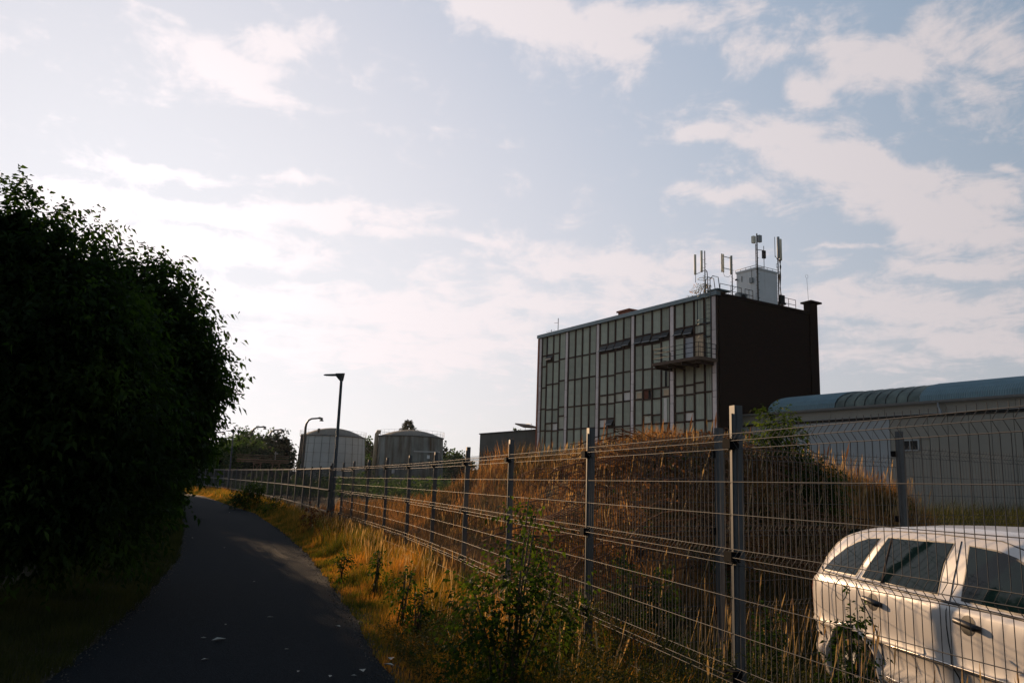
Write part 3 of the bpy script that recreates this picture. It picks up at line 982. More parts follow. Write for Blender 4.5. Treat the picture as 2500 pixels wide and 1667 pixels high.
# blue grey cladding sheets, each with upright seams
for k in range(10):
    MB().box(-10.2 + k * 1.017 + .006, -10.2 + (k + 1) * 1.017 - .006, 0.005, 0.05, 0.4, 5.84).build('cladding_sheet', M['wall_blue'], hall)
for k in range(19):
    xa_, xb_ = -10.235 - k * 1.04, -10.235 - (k + 1) * 1.04 + .03
    if xa_ < -10.8 and xb_ > -12.9 and xa_ > -11.8:
        MB().box(xb_, xa_, 0.003, 0.035, 0.4, 4.13).build('wall_sheet', M['wall_beige'], hall)
        MB().box(xb_, xa_, 0.003, 0.035, 4.73, 5.84).build('wall_sheet', M['wall_beige'], hall)
    elif xa_ > -10.9:
        MB().box(-10.77, xa_, 0.003, 0.035, 0.4, 5.84).build('wall_sheet', M['wall_beige'], hall)
    else:
        MB().box(xb_, xa_, 0.003, 0.035, 0.4, 5.84).build('wall_sheet', M['wall_beige'], hall)
MB().box(-17.0, -0.03, .002, .10, 5.86, 5.98).build('black_band', M['void'], hall)  # narrow black band across the wall, its own colour
MB().box(-17.0, -0.03, .002, .16, 5.985, 6.02).build('ledge', M['gutter'], hall)
for k in range(9):
    MB().box(-29.9 + k * 3.33, -29.9 + (k + 1) * 3.33 - .02, .004, .035, 6.03, 6.5).build('fascia_panel', M['wall_beige'], hall)
g = MB()
for k in range(24):
    pass
g.add([(-30, .06, 6.56), (0, .06, 6.56), (0, .12, 6.52), (-30, .12, 6.52), (0, .24, 6.53), (-30, .24, 6.53), (0, .28, 6.64), (-30, .28, 6.64), (0, .25, 6.64), (-30, .25, 6.64), (0, .1, 6.6), (-30, .1, 6.6)],
      [(0, 1, 2, 3), (3, 2, 4, 5), (5, 4, 6, 7), (7, 6, 8, 9), (9, 8, 10, 11)])
g.build('gutter', M['gutter'], hall)
for x in (-3.7, -13.0, -22.3):
    MB().tube([(x, .18, 6.53), (x, .2, 6.35), (x - .15, .3, 6.1), (x - .3, .5, 5.85)], [.06, .05, .06, .08], 8).build('rain_spout', M['gutter'], hall)
wn = MB().box(-11.72, -10.86, -.02, .045, 4.2, 4.66).build('window', M['void'], hall)
fr = MB()
fr.box(-11.80, -10.78, .0, .07, 4.66, 4.72)
fr.box(-11.80, -10.78, .0, .10, 4.14, 4.20)
fr.box(-11.80, -11.72, .0, .07, 4.2, 4.66)
fr.box(-10.86, -10.78, .0, .07, 4.2, 4.66)
fr.box(-11.31, -11.27, .03, .06, 4.2, 4.66)
fr.build('frame', M['wall_blue'], wn)
# barrel roof: half arch from y=-.1 back to y=-6.6
YC, RW, RH = -3.4, 3.3, 1.22


def arch(a):
    return YC + RW * math.cos(a), 6.66 + RH * math.sin(a) ** .9 if math.sin(a) > 0 else 6.66


def corr_roof(x0, x1, pitch=.115, amp=.022, inset=0.0):
    v = []
    f_ = []
    n = int(abs(x1 - x0) / pitch * 2)
    na = 15
    for i in range(n + 1):
        x = x0 + (x1 - x0) * i / n
        o = amp if i % 2 else -amp
        for j in range(na):
            a = math.pi * j / (na - 1)
            y, z = arch(a)
            y = YC + (y - YC) * (1 + (o - inset) / RW)
            v.append((x, y, z + (o - inset) * math.sin(a)))
    for i in range(n):
        for j in range(na - 1):
            f_.append((i * na + j, (i + 1) * na + j, (i + 1) * na + j + 1, i * na + j + 1))
    return MB().add(v, f_, False)


corr_roof(-6.78, -1.95).build('corrugated_roof', M['roof_corr'], hall)
corr_roof(-30, -11.82).build('corrugated_roof', M['roof_corr'], hall)
xs_ = [-6.79 - k * (5.02 / 8) for k in range(9)]
for k in range(8):
    v = []
    f_ = []
    na = 15
    xa, xb = xs_[k] - .012, xs_[k + 1] + .012
    for x, bulge in ((xa, 0), ((xa + xb) / 2, .015), (xb, 0)):
        for j in range(na):
            a = math.pi * j / (na - 1)
            y, z = arch(a)
            v.append((x, y, z + bulge * math.sin(a) - .03))
    for i in range(2):
        for j in range(na - 1):
            f_.append((i * na + j, (i + 1) * na + j, (i + 1) * na + j + 1, i * na + j + 1))
    MB().add(v, f_, True).build('roof_felt_strip', M['roof_felt'], hall)
    v = []
    f_ = []
    for x in (xs_[k] - .03, xs_[k] + .03):
        for j in range(na):
            y, z = arch(math.pi * j / (na - 1))
            v.append((x, y, z + .012))
    for j in range(na - 1):
        f_.append((j, na + j, na + j + 1, j + 1))
    MB().add(v, f_).build('roof_seam', M['steel_dark'], hall)
v = [(-1.96, *arch(math.pi * j / 14)) for j in range(15)]
MB().add(v + [(-1.96, YC + RW, 6.5), (-1.96, YC - RW, 6.5)], [tuple(range(15)) + (16, 15)]).build('gable', M['roof_corr'], hall)

# ------------------------------------------------------------------ low grey building at the left of the tower
lowb = empty('low_workshop', L2W(20.8, 0, 0), TH, 'low dark grey workshop wall left of the tall factory', 'building')
MB().box(0.0, 10.25, -9, -.3, 0, 6.4).build('wall', M['grey_wall'], lowb)
MB().box(-.0, 10.33, -9.08, -.22, 6.4, 6.5).build('roof_edge', M['steel_dark'], lowb)
for k in range(7):
    MB().box(10.1 - k * .5, 10.1 - k * .5 - .22, -.305, -.28, 4.3, 4.75).build('window', M['void'], lowb)
m = MB()
m.tube([(4.9, -2, 6.5), (4.9, -2, 7.25), (3.9, -2, 7.25), (3.9, -2, 6.5)], .02, 4)
m.build('roof_rail', M['gutter'], lowb)


# ------------------------------------------------------------------ storage tanks
def tank(loc, r_bot, r_top, h, dome, mat, label, ribs, extra):
    t = empty('storage_tank', loc, 0, label, 'storage tank', 'storage tanks beyond the yard')
    n = 64
    v = []
    f_ = []
    levels = [0, .17, .34, .51, .68, .85, 1.0]
    for l in levels:
        r = r_bot + (r_top - r_bot) * l
        v += [(r * math.cos(2 * math.pi * k / n), r * math.sin(2 * math.pi * k / n), h * l) for k in range(n)]
    for i in range(len(levels) - 1):
        for k in range(n):
            f_.append((i * n + k, i * n + (k + 1) % n, (i + 1) * n + (k + 1) % n, (i + 1) * n + k))
    MB().add(v, f_, True).build('shell', mat, t)
    v = []
    f_ = []
    rings = 7
    for i in range(rings):
        a = i / rings
        r = r_top * 1.01 * (1 - a)
        z = h + dome * (1 - (1 - a) ** 2)
        v += [(r * math.cos(2 * math.pi * k / n), r * math.sin(2 * math.pi * k / n), z) for k in range(n)]
    v.append((0, 0, h + dome))
    for i in range(rings - 1):
        for k in range(n):
            f_.append((i * n + k, i * n + (k + 1) % n, (i + 1) * n + (k + 1) % n, (i + 1) * n + k))
    for k in range(n):
        f_.append(((rings - 1) * n + k, (rings - 1) * n + (k + 1) % n, len(v) - 1))
    MB().add(v, f_, True).build('dome_roof', M['tank_roof'], t)
    m = MB().tube([(r_top * 1.02 * math.cos(2 * math.pi * k / 48), r_top * 1.02 * math.sin(2 * math.pi * k / 48), h) for k in range(49)], .09, 5, caps=False)
    m.build('rim', M['galv'], t)
    # walkway rail round the rim
    m = MB()
    for z in (h + .45, h + .9):
        m.tube([(r_top * 1.04 * math.cos(2 * math.pi * k / 48), r_top * 1.04 * math.sin(2 * math.pi * k / 48), z) for k in range(49)], .014, 4, caps=False)
    for k in range(32):
        a = 2 * math.pi * k / 32
        m.tube([(r_top * 1.04 * math.cos(a), r_top * 1.04 * math.sin(a), h), (r_top * 1.04 * math.cos(a), r_top * 1.04 * math.sin(a), h + .9)], .014, 4)
    m.build('rim_railing', M['gutter'], t)
    # vertical and horizontal weld lines
    m = MB()
    for k in range(ribs):
        a = 2 * math.pi * k / ribs
        for i in range(len(levels) - 1):
            r0 = r_bot + (r_top - r_bot) * levels[i] + .02
            r1 = r_bot + (r_top - r_bot) * levels[i + 1] + .02
            aa = a
            m.tube([(r0 * math.cos(aa), r0 * math.sin(aa), h * levels[i]), (r1 * math.cos(aa), r1 * math.sin(aa), h * levels[i + 1])], .03, 4)
    tag(m.build('weld_seams', M['tank_dark'], t), kind='stuff')
    m = MB()
    for l in levels[1:-1]:
        r = (r_bot + (r_top - r_bot) * l) + .005
        m.tube([(r * math.cos(2 * math.pi * k / 64), r * math.sin(2 * math.pi * k / 64), h * l) for k in range(65)], .015, 4, caps=False)
    m.build('plate_joints', M['tank_dark'], t)
    return t


t1 = tank((-29.2, 133.5, 0), 5.65, 5.2, 8.6, 1.5, M['tank'], 'pale grey storage tank, left and cleaner of the two, with tall side pipes', 26, True)
for a, r in ((-2.6, .13), (-2.45, .16), (-2.3, .1)):
    MB().tube([(5.7 * math.cos(a), 5.7 * math.sin(a), .2), (5.32 * math.cos(a), 5.32 * math.sin(a), 8.8)], r, 6).build('riser_pipe', M['steel_dark'], t1)
MB().tube([(-1.5, -4.1, 9.0), (-1.5, -4.1, 9.7)], .2, 6).build('vent', M['steel_dark'], t1)
MB().tube([(1.6, -3.9, 9.0), (1.6, -3.9, 9.55)], .16, 6).build('vent', M['steel_dark'], t1)
t2 = tank((-15.2, 124.8, 0), 5.25, 4.95, 8.5, 1.15, M['tank_dark'], 'stained dark storage tank, right of the pale one, with beige downpipe', 22, False)
MB().tube([(-5.4, -1.2, 1.2), (-5.15, -1.2, 8.8), (-5.0, -1.2, 9.15), (-4.6, -1.1, 9.1)], .33, 10).build('downpipe', M['pipe_beige'], t2)
MB().box(.2, 5.0, -4.9, -4.75, 6.15, 6.3).build('ledge_bracket', M['tank'], t2)
for k, (x, z) in enumerate([(-1.9, 2.9), (3.2, 5.2)]):
    MB().box(x, x + .35, -5.6, -5.0, z, z + .5).build('sensor_box', M['cabin_white'], t2)

# ------------------------------------------------------------------ pipe gantry
ga = empty('pipe_gantry', (-24.0, 72.0, 0), rad(10), 'rusty pipe gantry on two lattice towers left of the tanks', 'pipe gantry')
for x in (1.3, 2.9):
    tw = MB()
    for dx in (0, .6):
        tw.tube([(x + dx, 0, 0), (x + dx, 0, 2.9)], .035, 5)
    for k in range(4):
        tw.tube([(x, 0, k * .72), (x + .6, 0, k * .72 + .72)], .022, 4)
        tw.tube([(x + .6, 0, k * .72), (x, 0, k * .72 + .72)], .022, 4)
    tw.tube([(x - .1, 0, 2.9), (x + .7, 0, 2.9)], .04, 4)
    tw.build('lattice_tower', M['rust'], ga)
for z, r in ((3.02, .05), (3.2, .06), (3.42, .025), (3.6, .025)):
    MB().tube([(-.2, 0, z), (4.3, 0, z)], r, 7).build('pipe', M['rust'], ga)
MB().tube([(3.1, 0, 3.2), (3.1, 0, 4.0)], .04, 5).tube([(3.0, 0, 3.8), (3.3, 0, 3.8)], .05, 5).build('valve', M['gutter'], ga)


# ------------------------------------------------------------------ street lamps
def straight_lamp(loc, h, rz, label, group=None):
    t = empty('street_lamp', loc, rz, label, 'street lamp', group)
    MB().tube([(0, 0, 0), (0, 0, .9), (0, 0, .95), (0, 0, h)], [.085, .085, .062, .048], 10).build('pole', M['lamp_dark'], t)
    MB().add([(0.06, -.045, h - .16), (0.06, .045, h - .16), (-.06, .045, h - .16), (-.06, -.045, h - .16), (.10, -.05, h + .10), (.10, .05, h + .10), (-.2, .06, h + .08), (-.2, -.06, h + .08), (-.2, -.06, h + .0), (-.2, .06, h + .0)],
             [(3, 2, 1, 0), (0, 1, 5, 4), (4, 5, 6, 7), (7, 6, 9, 8), (8, 9, 2, 3), (0, 4, 7, 8, 3), (1, 2, 9, 6, 5)]).build('head_bracket', M['lamp_dark'], t)
    hd = MB().add([(-.2, -.11, h + .0), (-.2, .11, h + .0), (-.60, .09, h + .0), (-.60, -.09, h + .0), (-.2, -.09, h + .06), (-.2, .09, h + .06), (-.56, .06, h + .035), (-.56, -.06, h + .035)],
                  [(3, 2, 1, 0), (4, 5, 6, 7), (0, 1, 5, 4), (1, 2, 6, 5), (2, 3, 7, 6), (3, 0, 4, 7)]).build('lamp_head', M['lamp_dark'], t)
    MB().box(-.54, -.28, -.06, .06, h - .012, h - .002).build('lens', M['lamp_lens'], hd)
    return t


straight_lamp((-5.75, 26.9, 0), 5.16, rad(4), 'nearest street lamp, slim dark pole with flat head beside the fence corner')
straight_lamp((-21.5, 62.6, .15), 4.98, rad(4), 'distant straight pole street lamp with flat head before the dark trees')


def curved_lamp(loc, h, label):
    t = empty('curved_street_lamp', loc, 0, label, 'street lamp', 'curved street lamps in the distance')
    pts = [(0, 0, 0), (0, 0, 2), (0, 0, h - 1.0), (.06, 0, h - .6), (.25, 0, h - .25), (.55, 0, h - .07), (1.2, 0, h)]
    MB().tube(pts, [.17, .15, .13, .115, .10, .09, .09], 7).build('pole', M['lamp_dark'], t)
    MB().tube([(1.15, 0, h + .02), (1.4, 0, h + .04), (1.75, 0, h - .02)], [.06, .13, .08], 7).build('lamp_head', M['lamp_dark'], t)
    MB().tube([(1.62, 0, h - .1), (1.62, 0, h - .16), (1.62, 0, h - .28)], [.08, .18, .22], 9).build('lamp_bowl', M['lamp_dark'], t)
    return t


curved_lamp((-21.35, 84, .2), 7.75, 'curved arm street lamp in front of the pale tank')
curved_lamp((-32.7, 102, .2), 7.75, 'curved arm street lamp over the pipe gantry')
curved_lamp((-31.6, 106, .2), 7.7, 'curved arm street lamp against the dark rounded tree')
curved_lamp((-42.4, 115, .2), 7.6, 'leftmost curved arm street lamp, beside the hedge leaves')

# ------------------------------------------------------------------ mesh fences
RAILS = [2.062, 1.968, 1.767, 1.57, 1.364, 1.274, 1.08, .872, .684, .59, .39, .19]
PEAKS = [2.015, 1.319, .637]
FOLD = .036
WR = 0.0023


def wire_profile():
    pts = [(0, 2.092), (0, 2.062), (FOLD, 2.015), (0, 1.968), (0, 1.364), (FOLD, 1.319), (0, 1.274), (0, .684), (FOLD, .637), (0, .59), (0, .04)]
    return pts


def panel_meshes(length, spacing=.05, r=WR, tag_=''):
    vm = MB().tube([(0, y, z) for y, z in wire_profile()], r, 4, caps=False).mesh('vertical_wire', M['wire'])
    am = MB()
    n = int(length / spacing)
    for k in range(n):
        x = .03 + k * spacing
        am.tube([(x, y, z) for y, z in wire_profile()], r, 4, caps=False)
    am = am.mesh('vertical_wires', M['wire'])
    hm = MB().tube([(.01, r * 1.6, 0), (length - .01, r * 1.6, 0)], r, 4, caps=False).mesh('horizontal_wire', M['wire'])
    return vm, am, hm, n


def post_meshes(h, w_=.06, d_=.06):
    b = MB()
    b.box(-w_ / 2, w_ / 2, -d_, -.004, 0, h)
    # folded lips and slot of the rolled post
    b.box(-w_ / 2 - .004, -w_ / 2, -d_ * .7, -d_ * .3, 0, h - .02)
    b.box(-.006, .006, -.004, .003, 0, h - .05)
    c = MB().box(-w_ / 2 - .02, w_ / 2 + .005, -.02, .045, -.03, .03)
    return b.mesh('post', M['galv']), c.mesh('clamp', M['plastic_black'])


PM, CM = post_meshes(2.24)
bolt = MB().box(-.045, -.032, .0, .04, -.02, .02).mesh('clamp_bolt', M['cabin_white'])


def fence(name, pts, label, single=(), spacing=.05, top=0.0, r=WR, side=1, nopanel=(), zoff=None, nopost=()):
    """Posts at every node, a welded mesh panel in every bay."""
    p0 = pts[0]
    root = empty(name, (p0[0], p0[1], 0), 0, label, 'fence')
    cache = {}
    for i in range(len(pts)):
        a = pts[i]
        b = pts[i + 1] if i + 1 < len(pts) else None
        q = b if b else pts[i - 1]
        dx, dy = (q[0] - a[0], q[1] - a[1])
        if not b:
            dx, dy = -dx, -dy
        ang = math.atan2(dy, dx)
        gz = (zoff[i] if zoff else 0.0)
        if i not in nopost:
            o = part('post', PM, root, (a[0] - p0[0], a[1] - p0[1], gz), (random.uniform(-.006, .006), random.uniform(-.006, .006), ang), (1, side, 1))
            for z in (2.0, 1.32, .64):
                part('clamp', CM, o, (0, 0, z))
        if not b or i in nopanel:
            continue
        ln = math.hypot(dx, dy)
        key = (round(ln, 1), spacing)
        if key not in cache:
            cache[key] = panel_meshes(round(ln, 1), spacing, r)
        vm, am, hm, n = cache[key]
        gz2 = (zoff[i + 1] if zoff else 0.0)
        slope = math.atan2(gz2 - gz, ln)
        pan = bpy.data.objects.new('mesh_panel', am if i not in single else hm)
        pan.location = (a[0] - p0[0], a[1] - p0[1], gz if i not in single else gz + RAILS[0])
        pan.rotation_euler = (0, -slope, ang)
        pan.scale = (ln / key[0], side, 1)
        link(pan, root)
        if i not in single:
            tag(pan, kind='stuff')
        zz = gz if False else 0
        base = 0.0 if i not in single else -RAILS[0]
        for j, z in enumerate(RAILS):
            if i in single and j == 0:
                continue
            part('horizontal_wire', hm, pan, (0, 0, z + base))
        for z in PEAKS:
            part('horizontal_wire', hm, pan, (0, FOLD, z + base))
        if i in single:
            for k in range(n):
                part('vertical_wire', vm, pan, (.03 + k * spacing, 0, base))
    return root


fence('mesh_fence', FENCE + [(-5.95, 27.2)], 'long galvanised mesh fence running away along the right of the path', single=(1, 2), side=1)
# the far stretch that swings left along the path
ff = []
tot = 0
P = [Vector((*p, 0)) for p in FAR_FENCE]
seg = [(P[i], P[i + 1]) for i in range(len(P) - 1)]
L_all = sum((b - a).length for a, b in seg)
nb = int(L_all / 2.5)
for k in range(nb + 1):
    d = L_all * k / nb
    for a, b in seg:
        ln = (b - a).length
        if d <= ln + 1e-6:
            q = a + (b - a) * (d / ln)
            ff.append((q.x, q.y))
            break
        d -= ln
far_top = [0.03 + 0.17 * k / nb for k in range(nb + 1)]


def far_fence():
    root = empty('far_mesh_fence', (ff[0][0], ff[0][1], 0), 0, 'distant dark stretch of mesh fence with framed bays curving left before the trees', 'fence')
    am = None
    for i in range(len(ff) - 1):
        a, b = ff[i], ff[i + 1]
        dx, dy = b[0] - a[0], b[1] - a[1]
        ln = math.hypot(dx, dy)
        ang = math.atan2(dy, dx)
        if am is None:
            g_ = MB()
            for k in range(46):
                g_.tube([(.06 + k * .052, 0, .05), (.06 + k * .052, 0, 2.03)], .003, 3, caps=False)
            am = g_.mesh('mesh_panel', M['wire'])
            hm = MB().box(0, 2.5, -.02, .02, -.02, .02).mesh('rail', M['galv'])
            pm = MB().box(-.035, .035, -.035, .035, 0, 2.07).mesh('post', M['galv'])
            cm = MB().tube([(0, 0, 2.07), (0, 0, 2.12)], .03, 6).mesh('post_cap', M['plastic_black'])
        po = part('post', pm, root, (a[0] - ff[0][0], a[1] - ff[0][1], far_top[i]), (0, 0, ang))
        part('post_cap', cm, po)
        pn = part('mesh_panel', am, root, (a[0] - ff[0][0], a[1] - ff[0][1], far_top[i]), (0, 0, ang), (ln / 2.5, 1, 1), kind='stuff')
        for z in (2.04, 1.32, .6):
            part('rail', hm, pn, (0, 0, z))


far_fence()
# back fence of the pen behind the car
R0 = (4.175, 8.6)
d61 = (math.sin(rad(61)), math.cos(rad(61)))
bf_right = [(R0[0] + d61[0] * 2.6 * k, R0[1] + d61[1] * 2.6 * k) for k in range(0, 7)]
bf_left = [R0, (R0[0] - d61[0] * 2.6, R0[1] - d61[1] * 2.6), (R0[0] - d61[0] * 3.55, R0[1] - d61[1] * 3.55)]
fence('back_mesh_fence', bf_right, 'mesh fence bay behind the white car, running right toward the hall', side=1,
      zoff=[.17 + .12 * k / 6 for k in range(7)], spacing=.06, nopanel=())
fence('side_mesh_fence', bf_left, 'short lower mesh fence bay left of the car, below the brambles', side=-1,
      zoff=[.06, .04, .03], spacing=.06, nopost=(0, 2))

# ------------------------------------------------------------------ the car
CAZ = rad(-8.7)
cdir = Vector((-math.sin(CAZ), -math.cos(CAZ), 0))
cside = Vector((math.cos(CAZ), -math.sin(CAZ), 0)).normalized()
cside = Vector((-cdir.y, cdir.x, 0))
c0 = Vector((2.96, 5.18, 0.0)) + cside * .885
car = empty('estate_car', (c0.x, c0.y, 0.0), math.atan2(cdir.y, cdir.x), 'silver white estate car parked nose right in the weeds behind the fence', 'car')

TOPX = [-2.37, -2.29, -2.25, -2.18, -2.08, -1.98, -1.88, -1.78, -1.64, -1.45, -1.2, -.9, -.5, 0.0, .3, .55, .8, 1.05, 1.3, 1.7, 2.05, 2.2]
TOPZ = [.95, 1.02, 1.08, 1.16, 1.245, 1.315, 1.37, 1.415, 1.455, 1.485, 1.505, 1.52, 1.53, 1.525, 1.505, 1.42, 1.25, 1.08, .98, .93, .82, .62]
BELTX = [-2.37, -2.2, -1.9, -1.4, -.4, .6, 1.0, 1.3, 2.2]
BELTZ = [.90, 1.00, 1.07, 1.065, 1.045, 1.02, 1.0, .93, .55]


def topz(x):
    return float(np.interp(x, TOPX, TOPZ))


def beltz(x):
    return min(float(np.interp(x, BELTX, BELTZ)), topz(x) - .02)


def halfw(x):
    w_ = .885
    if x < -1.75:
        w_ -= .27 * ((-1.75 - x) / .62) ** 2.2
    if x > 1.3:
        w_ -= .30 * ((x - 1.3) / .9) ** 2.2
    return w_


LOWZ = [.22, .34, .40, .44, .50, .60, .635, .65, .665, .78, .90, .98]
LOWI = [.10, .055, .02, .018, .05, .040, .030, .000, .012, .004, .000, .008]


def section(x):
    """half section outline from sill to roof centre: list of (halfwidth, z)"""
    W = halfw(x)
    bz = beltz(x)
    tz = topz(x)
    out_ = []
    for z, i_ in zip(LOWZ, LOWI):
        zz = z if z < bz else bz - .004 * (1 + LOWZ[-1] - z)
        out_.append((W - i_, min(zz, bz - .002)))
    out_.append((W - .022, bz - .018 if bz > 1.0 else bz - .001))
    out_.append((W - .045, bz))
    H = tz - bz
    cabin = max(0.0, min(1.0, (H - .05) / .3))
    for u, ins, hh in ((.3, .09, .30), (.6, .145, .60), (.8, .185, .80), (.9, .225, .885), (1.0, .30, .945)):
        flat = (.045 + ins * .9, .4 + hh * .5)
        out_.append((W - (ins * cabin + flat[0] * (1 - cabin)), bz + H * (hh * cabin + min(.96, flat[1]) * (1 - cabin))))
    out_.append((W * .5, tz - .012 * cabin - .006))
    out_.append((W * .2, tz - .001))
    out_.append((0.0, tz))
    return out_


def surf_y(x, z):
    s = section(x)
    for i in range(len(s) - 1):
        z0, z1 = s[i][1], s[i + 1][1]
        if z0 <= z <= z1 and z1 > z0:
            t_ = (z - z0) / (z1 - z0)
            return s[i][0] + (s[i + 1][0] - s[i][0]) * t_
    return s[0][0]


WHX = (-1.45, 1.13)
WR_ = .315
AR = .365
sx = sorted(set([round(v, 3) for v in list(np.arange(-2.37, 2.2, .055))] + [2.2]))
sec = [section(x) for x in sx]
nr = len(sec[0])
v = []
for side in (-1, 1):
    for i, x in enumerate(sx):
        for (hw, z) in sec[i]:
            xx = x
            if x < -2.1 and z > .72:
                xx = x + .07 * min(1, (z - .72) / .06) * min(1, (-2.1 - x) / .25)
            if x < -2.1 and z < .5:
                xx = x + (.5 - z) * .8 * min(1, (-2.1 - x) / .25)
            v.append((xx, side * hw, z))
f_ = []
ns = len(sx)
for s_i, side in enumerate((-1, 1)):
    off = s_i * ns * nr
    for i in range(ns - 1):
        for j in range(nr - 1):
            xm = (sx[i] + sx[i + 1]) / 2
            zm = (sec[i][j][1] + sec[i][j + 1][1]) / 2
            if j < 11 and any(math.hypot(xm - wx, (zm - .33)) < AR for wx in WHX):
                continue
            q = (off + i * nr + j, off + (i + 1) * nr + j, off + (i + 1) * nr + j + 1, off + i * nr + j + 1)
            f_.append(q if side < 0 else q[::-1])
for i_end in (0, ns - 1):
    for j in range(nr - 1):
        a = i_end * nr + j
        b = ns * nr + i_end * nr + j
        f_.append((a, a + 1, b + 1, b) if i_end == 0 else (b, b + 1, a + 1, a))
body = MB().add(v, f_, True).build('body', M['paint_white'], car)


def side_poly(pts, name, mat, off=.004, parent=None, n_sub=4, smooth=True):
    """a flush piece on each flank, following the body surface: one object per flank"""
    out_ = []
    for i in range(len(pts)):
        a, b = pts[i], pts[(i + 1) % len(pts)]
        for k in range(n_sub):
            out_.append((a[0] + (b[0] - a[0]) * k / n_sub, a[1] + (b[1] - a[1]) * k / n_sub))
    cx_ = sum(p[0] for p in out_) / len(out_)
    cz_ = sum(p[1] for p in out_) / len(out_)
    objs = []
    for si, side in enumerate((-1, 1)):
        vv = []
        rings_ = 4
        for rr2 in range(rings_):
            s_ = 1 - rr2 / rings_
            for p in out_:
                x = cx_ + (p[0] - cx_) * s_
                z = cz_ + (p[1] - cz_) * s_
                vv.append((x, side * (surf_y(x, z) + off), z))
        vv.append((cx_, side * (surf_y(cx_, cz_) + off), cz_))
        N_ = len(out_)
        fl = []
        for rr2 in range(rings_ - 1):
            for k in range(N_):
                q = (rr2 * N_ + k, rr2 * N_ + (k + 1) % N_, (rr2 + 1) * N_ + (k + 1) % N_, (rr2 + 1) * N_ + k)
                fl.append(q if side < 0 else q[::-1])
        for k in range(N_):
            q = ((rings_ - 1) * N_ + k, (rings_ - 1) * N_ + (k + 1) % N_, len(vv) - 1)
            fl.append(q if side < 0 else q[::-1])
        objs.append(MB().add(vv, fl, smooth).build(name, mat, parent[si] if parent else car))
    return objs


def inset(pts, d):
    cx_ = sum(p[0] for p in pts) / len(pts)
    cz_ = sum(p[1] for p in pts) / len(pts)
    r_ = []
    for p in pts:
        l = math.hypot(p[0] - cx_, p[1] - cz_)
        r_.append((cx_ + (p[0] - cx_) * (l - d) / l, cz_ + (p[1] - cz_) * (l - d) / l))
    return r_


Q = [(-1.88, 1.085), (-1.78, 1.19), (-1.64, 1.29), (-1.50, 1.355), (-1.36, 1.385), (-1.215, 1.395), (-1.30, 1.24), (-1.385, 1.08)]
RD = [(-1.315, 1.08), (-1.23, 1.24), (-1.13, 1.405), (-.75, 1.415), (-.385, 1.415), (-.425, 1.28), (-.42, 1.065)]
FD = [(-.20, 1.06), (-.22, 1.25), (-.25, 1.41), (0.0, 1.40), (.18, 1.365), (.42, 1.27), (.62, 1.15), (.70, 1.06), (.25, 1.045)]
for nm, P_ in (('quarter_window', Q), ('rear_side_window', RD), ('front_side_window', FD)):
    o = side_poly(P_, nm, M['trim_black'], .003)
    side_poly(inset(P_, .014), 'pane', M['car_glass'], .006, parent=o)


def side_line(pts, name, mat, r=.004, off=.001, n=4):
    for side in (-1, 1):
        pp = []
        for i in range(len(pts) - 1):
            a, b = pts[i], pts[i + 1]
            for k in range(4):
                x = a[0] + (b[0] - a[0]) * k / 4
                z = a[1] + (b[1] - a[1]) * k / 4
                pp.append((x, side * (surf_y(x, z) + off), z))
        x, z = pts[-1]
        pp.append((x, side * (surf_y(x, z) + off), z))
        MB().tube(pp, r, n).build(name, mat, car)


side_line([(-1.07, 1.40), (-1.05, 1.24), (-1.035, 1.07)], 'window_divider', M['rust'], .011, .004)
side_line([(-.33, 1.43), (-.31, 1.25), (-.30, 1.05), (-.28, .8), (-.24, .5)], 'door_gap', M['trim_black'], .0045)
side_line([(-1.36, 1.06), (-1.27, .95), (-1.16, .83), (-1.08, .72), (-1.06, .5)], 'door_gap', M['trim_black'], .0045)
side_line([(-1.93, 1.10), (-1.99, 1.17), (-1.90, 1.27), (-1.76, 1.355), (-1.6, 1.405), (-1.4, 1.435), (-1.1, 1.452), (-.6, 1.462), (0, 1.455), (.3, 1.40)], 'roof_seam', M['trim_black'], .0045)
side_line([(-1.93, 1.10), (-1.86, 1.068), (-1.4, 1.055), (-.9, 1.045), (-.3, 1.035), (.3, 1.025), (.75, 1.01)], 'waist_trim', M['trim_black'], .011, .002)
side_line([(-.98, .645), (-.5, .648), (0, .65), (.6, .65)], 'moulding_highlight', M['gleam_strip'], .010, .002)  # bright moulding strip stands in for the gleam line along the doors
side_line([(-1.0, .41), (-.5, .41), (0, .41), (.7, .41)], 'sill_highlight', M['paint_white'], .012, .0)  # body-coloured strip stands in for the highlight along the sill
side_line([(-1.53 + .085 * math.cos(a * math.pi / 10), .965 + .085 * math.sin(a * math.pi / 10)) for a in range(21)], 'fuel_flap_gap', M['trim_black'], .003)
side_line([(-2.22, .70), (-1.95, .69), (-1.86, .60), (-1.85, .52)], 'bumper_gap', M['trim_black'], .004)
side_line([(-2.28, .585), (-2.15, .56), (-1.95, .55)], 'bumper_strip', M['trim_black'], .016, .0)
for hx in (-1.10, -.09):
    side_poly([(hx + .07 * math.cos(a * math.pi / 6), .925 + .062 * math.sin(a * math.pi / 6)) for a in range(12)], 'handle_recess', M['trim_black'], .002, n_sub=1)
    for side in (-1, 1):
        yy = side * (surf_y(hx, .93) + .028)
        MB().tube([(hx - .115, side * (surf_y(hx, .93) + .005), .945), (hx - .08, yy, .944), (hx, yy, .935), (hx + .09, yy, .922), (hx + .12, side * (surf_y(hx, .93) + .004), .918)], [.012, .019, .021, .022, .016], 8).build('door_handle', M['trim_black'], car)
side_poly([(-2.335, .74), (-2.325, .985), (-2.23, .985), (-2.20, .88), (-2.21, .74)], 'tail_light', M['red_lens'], .006)
side_poly([(-2.33, .83), (-2.33, .90), (-2.235, .90), (-2.225, .83)], 'reverse_lens', M['pink_lens'], .010)
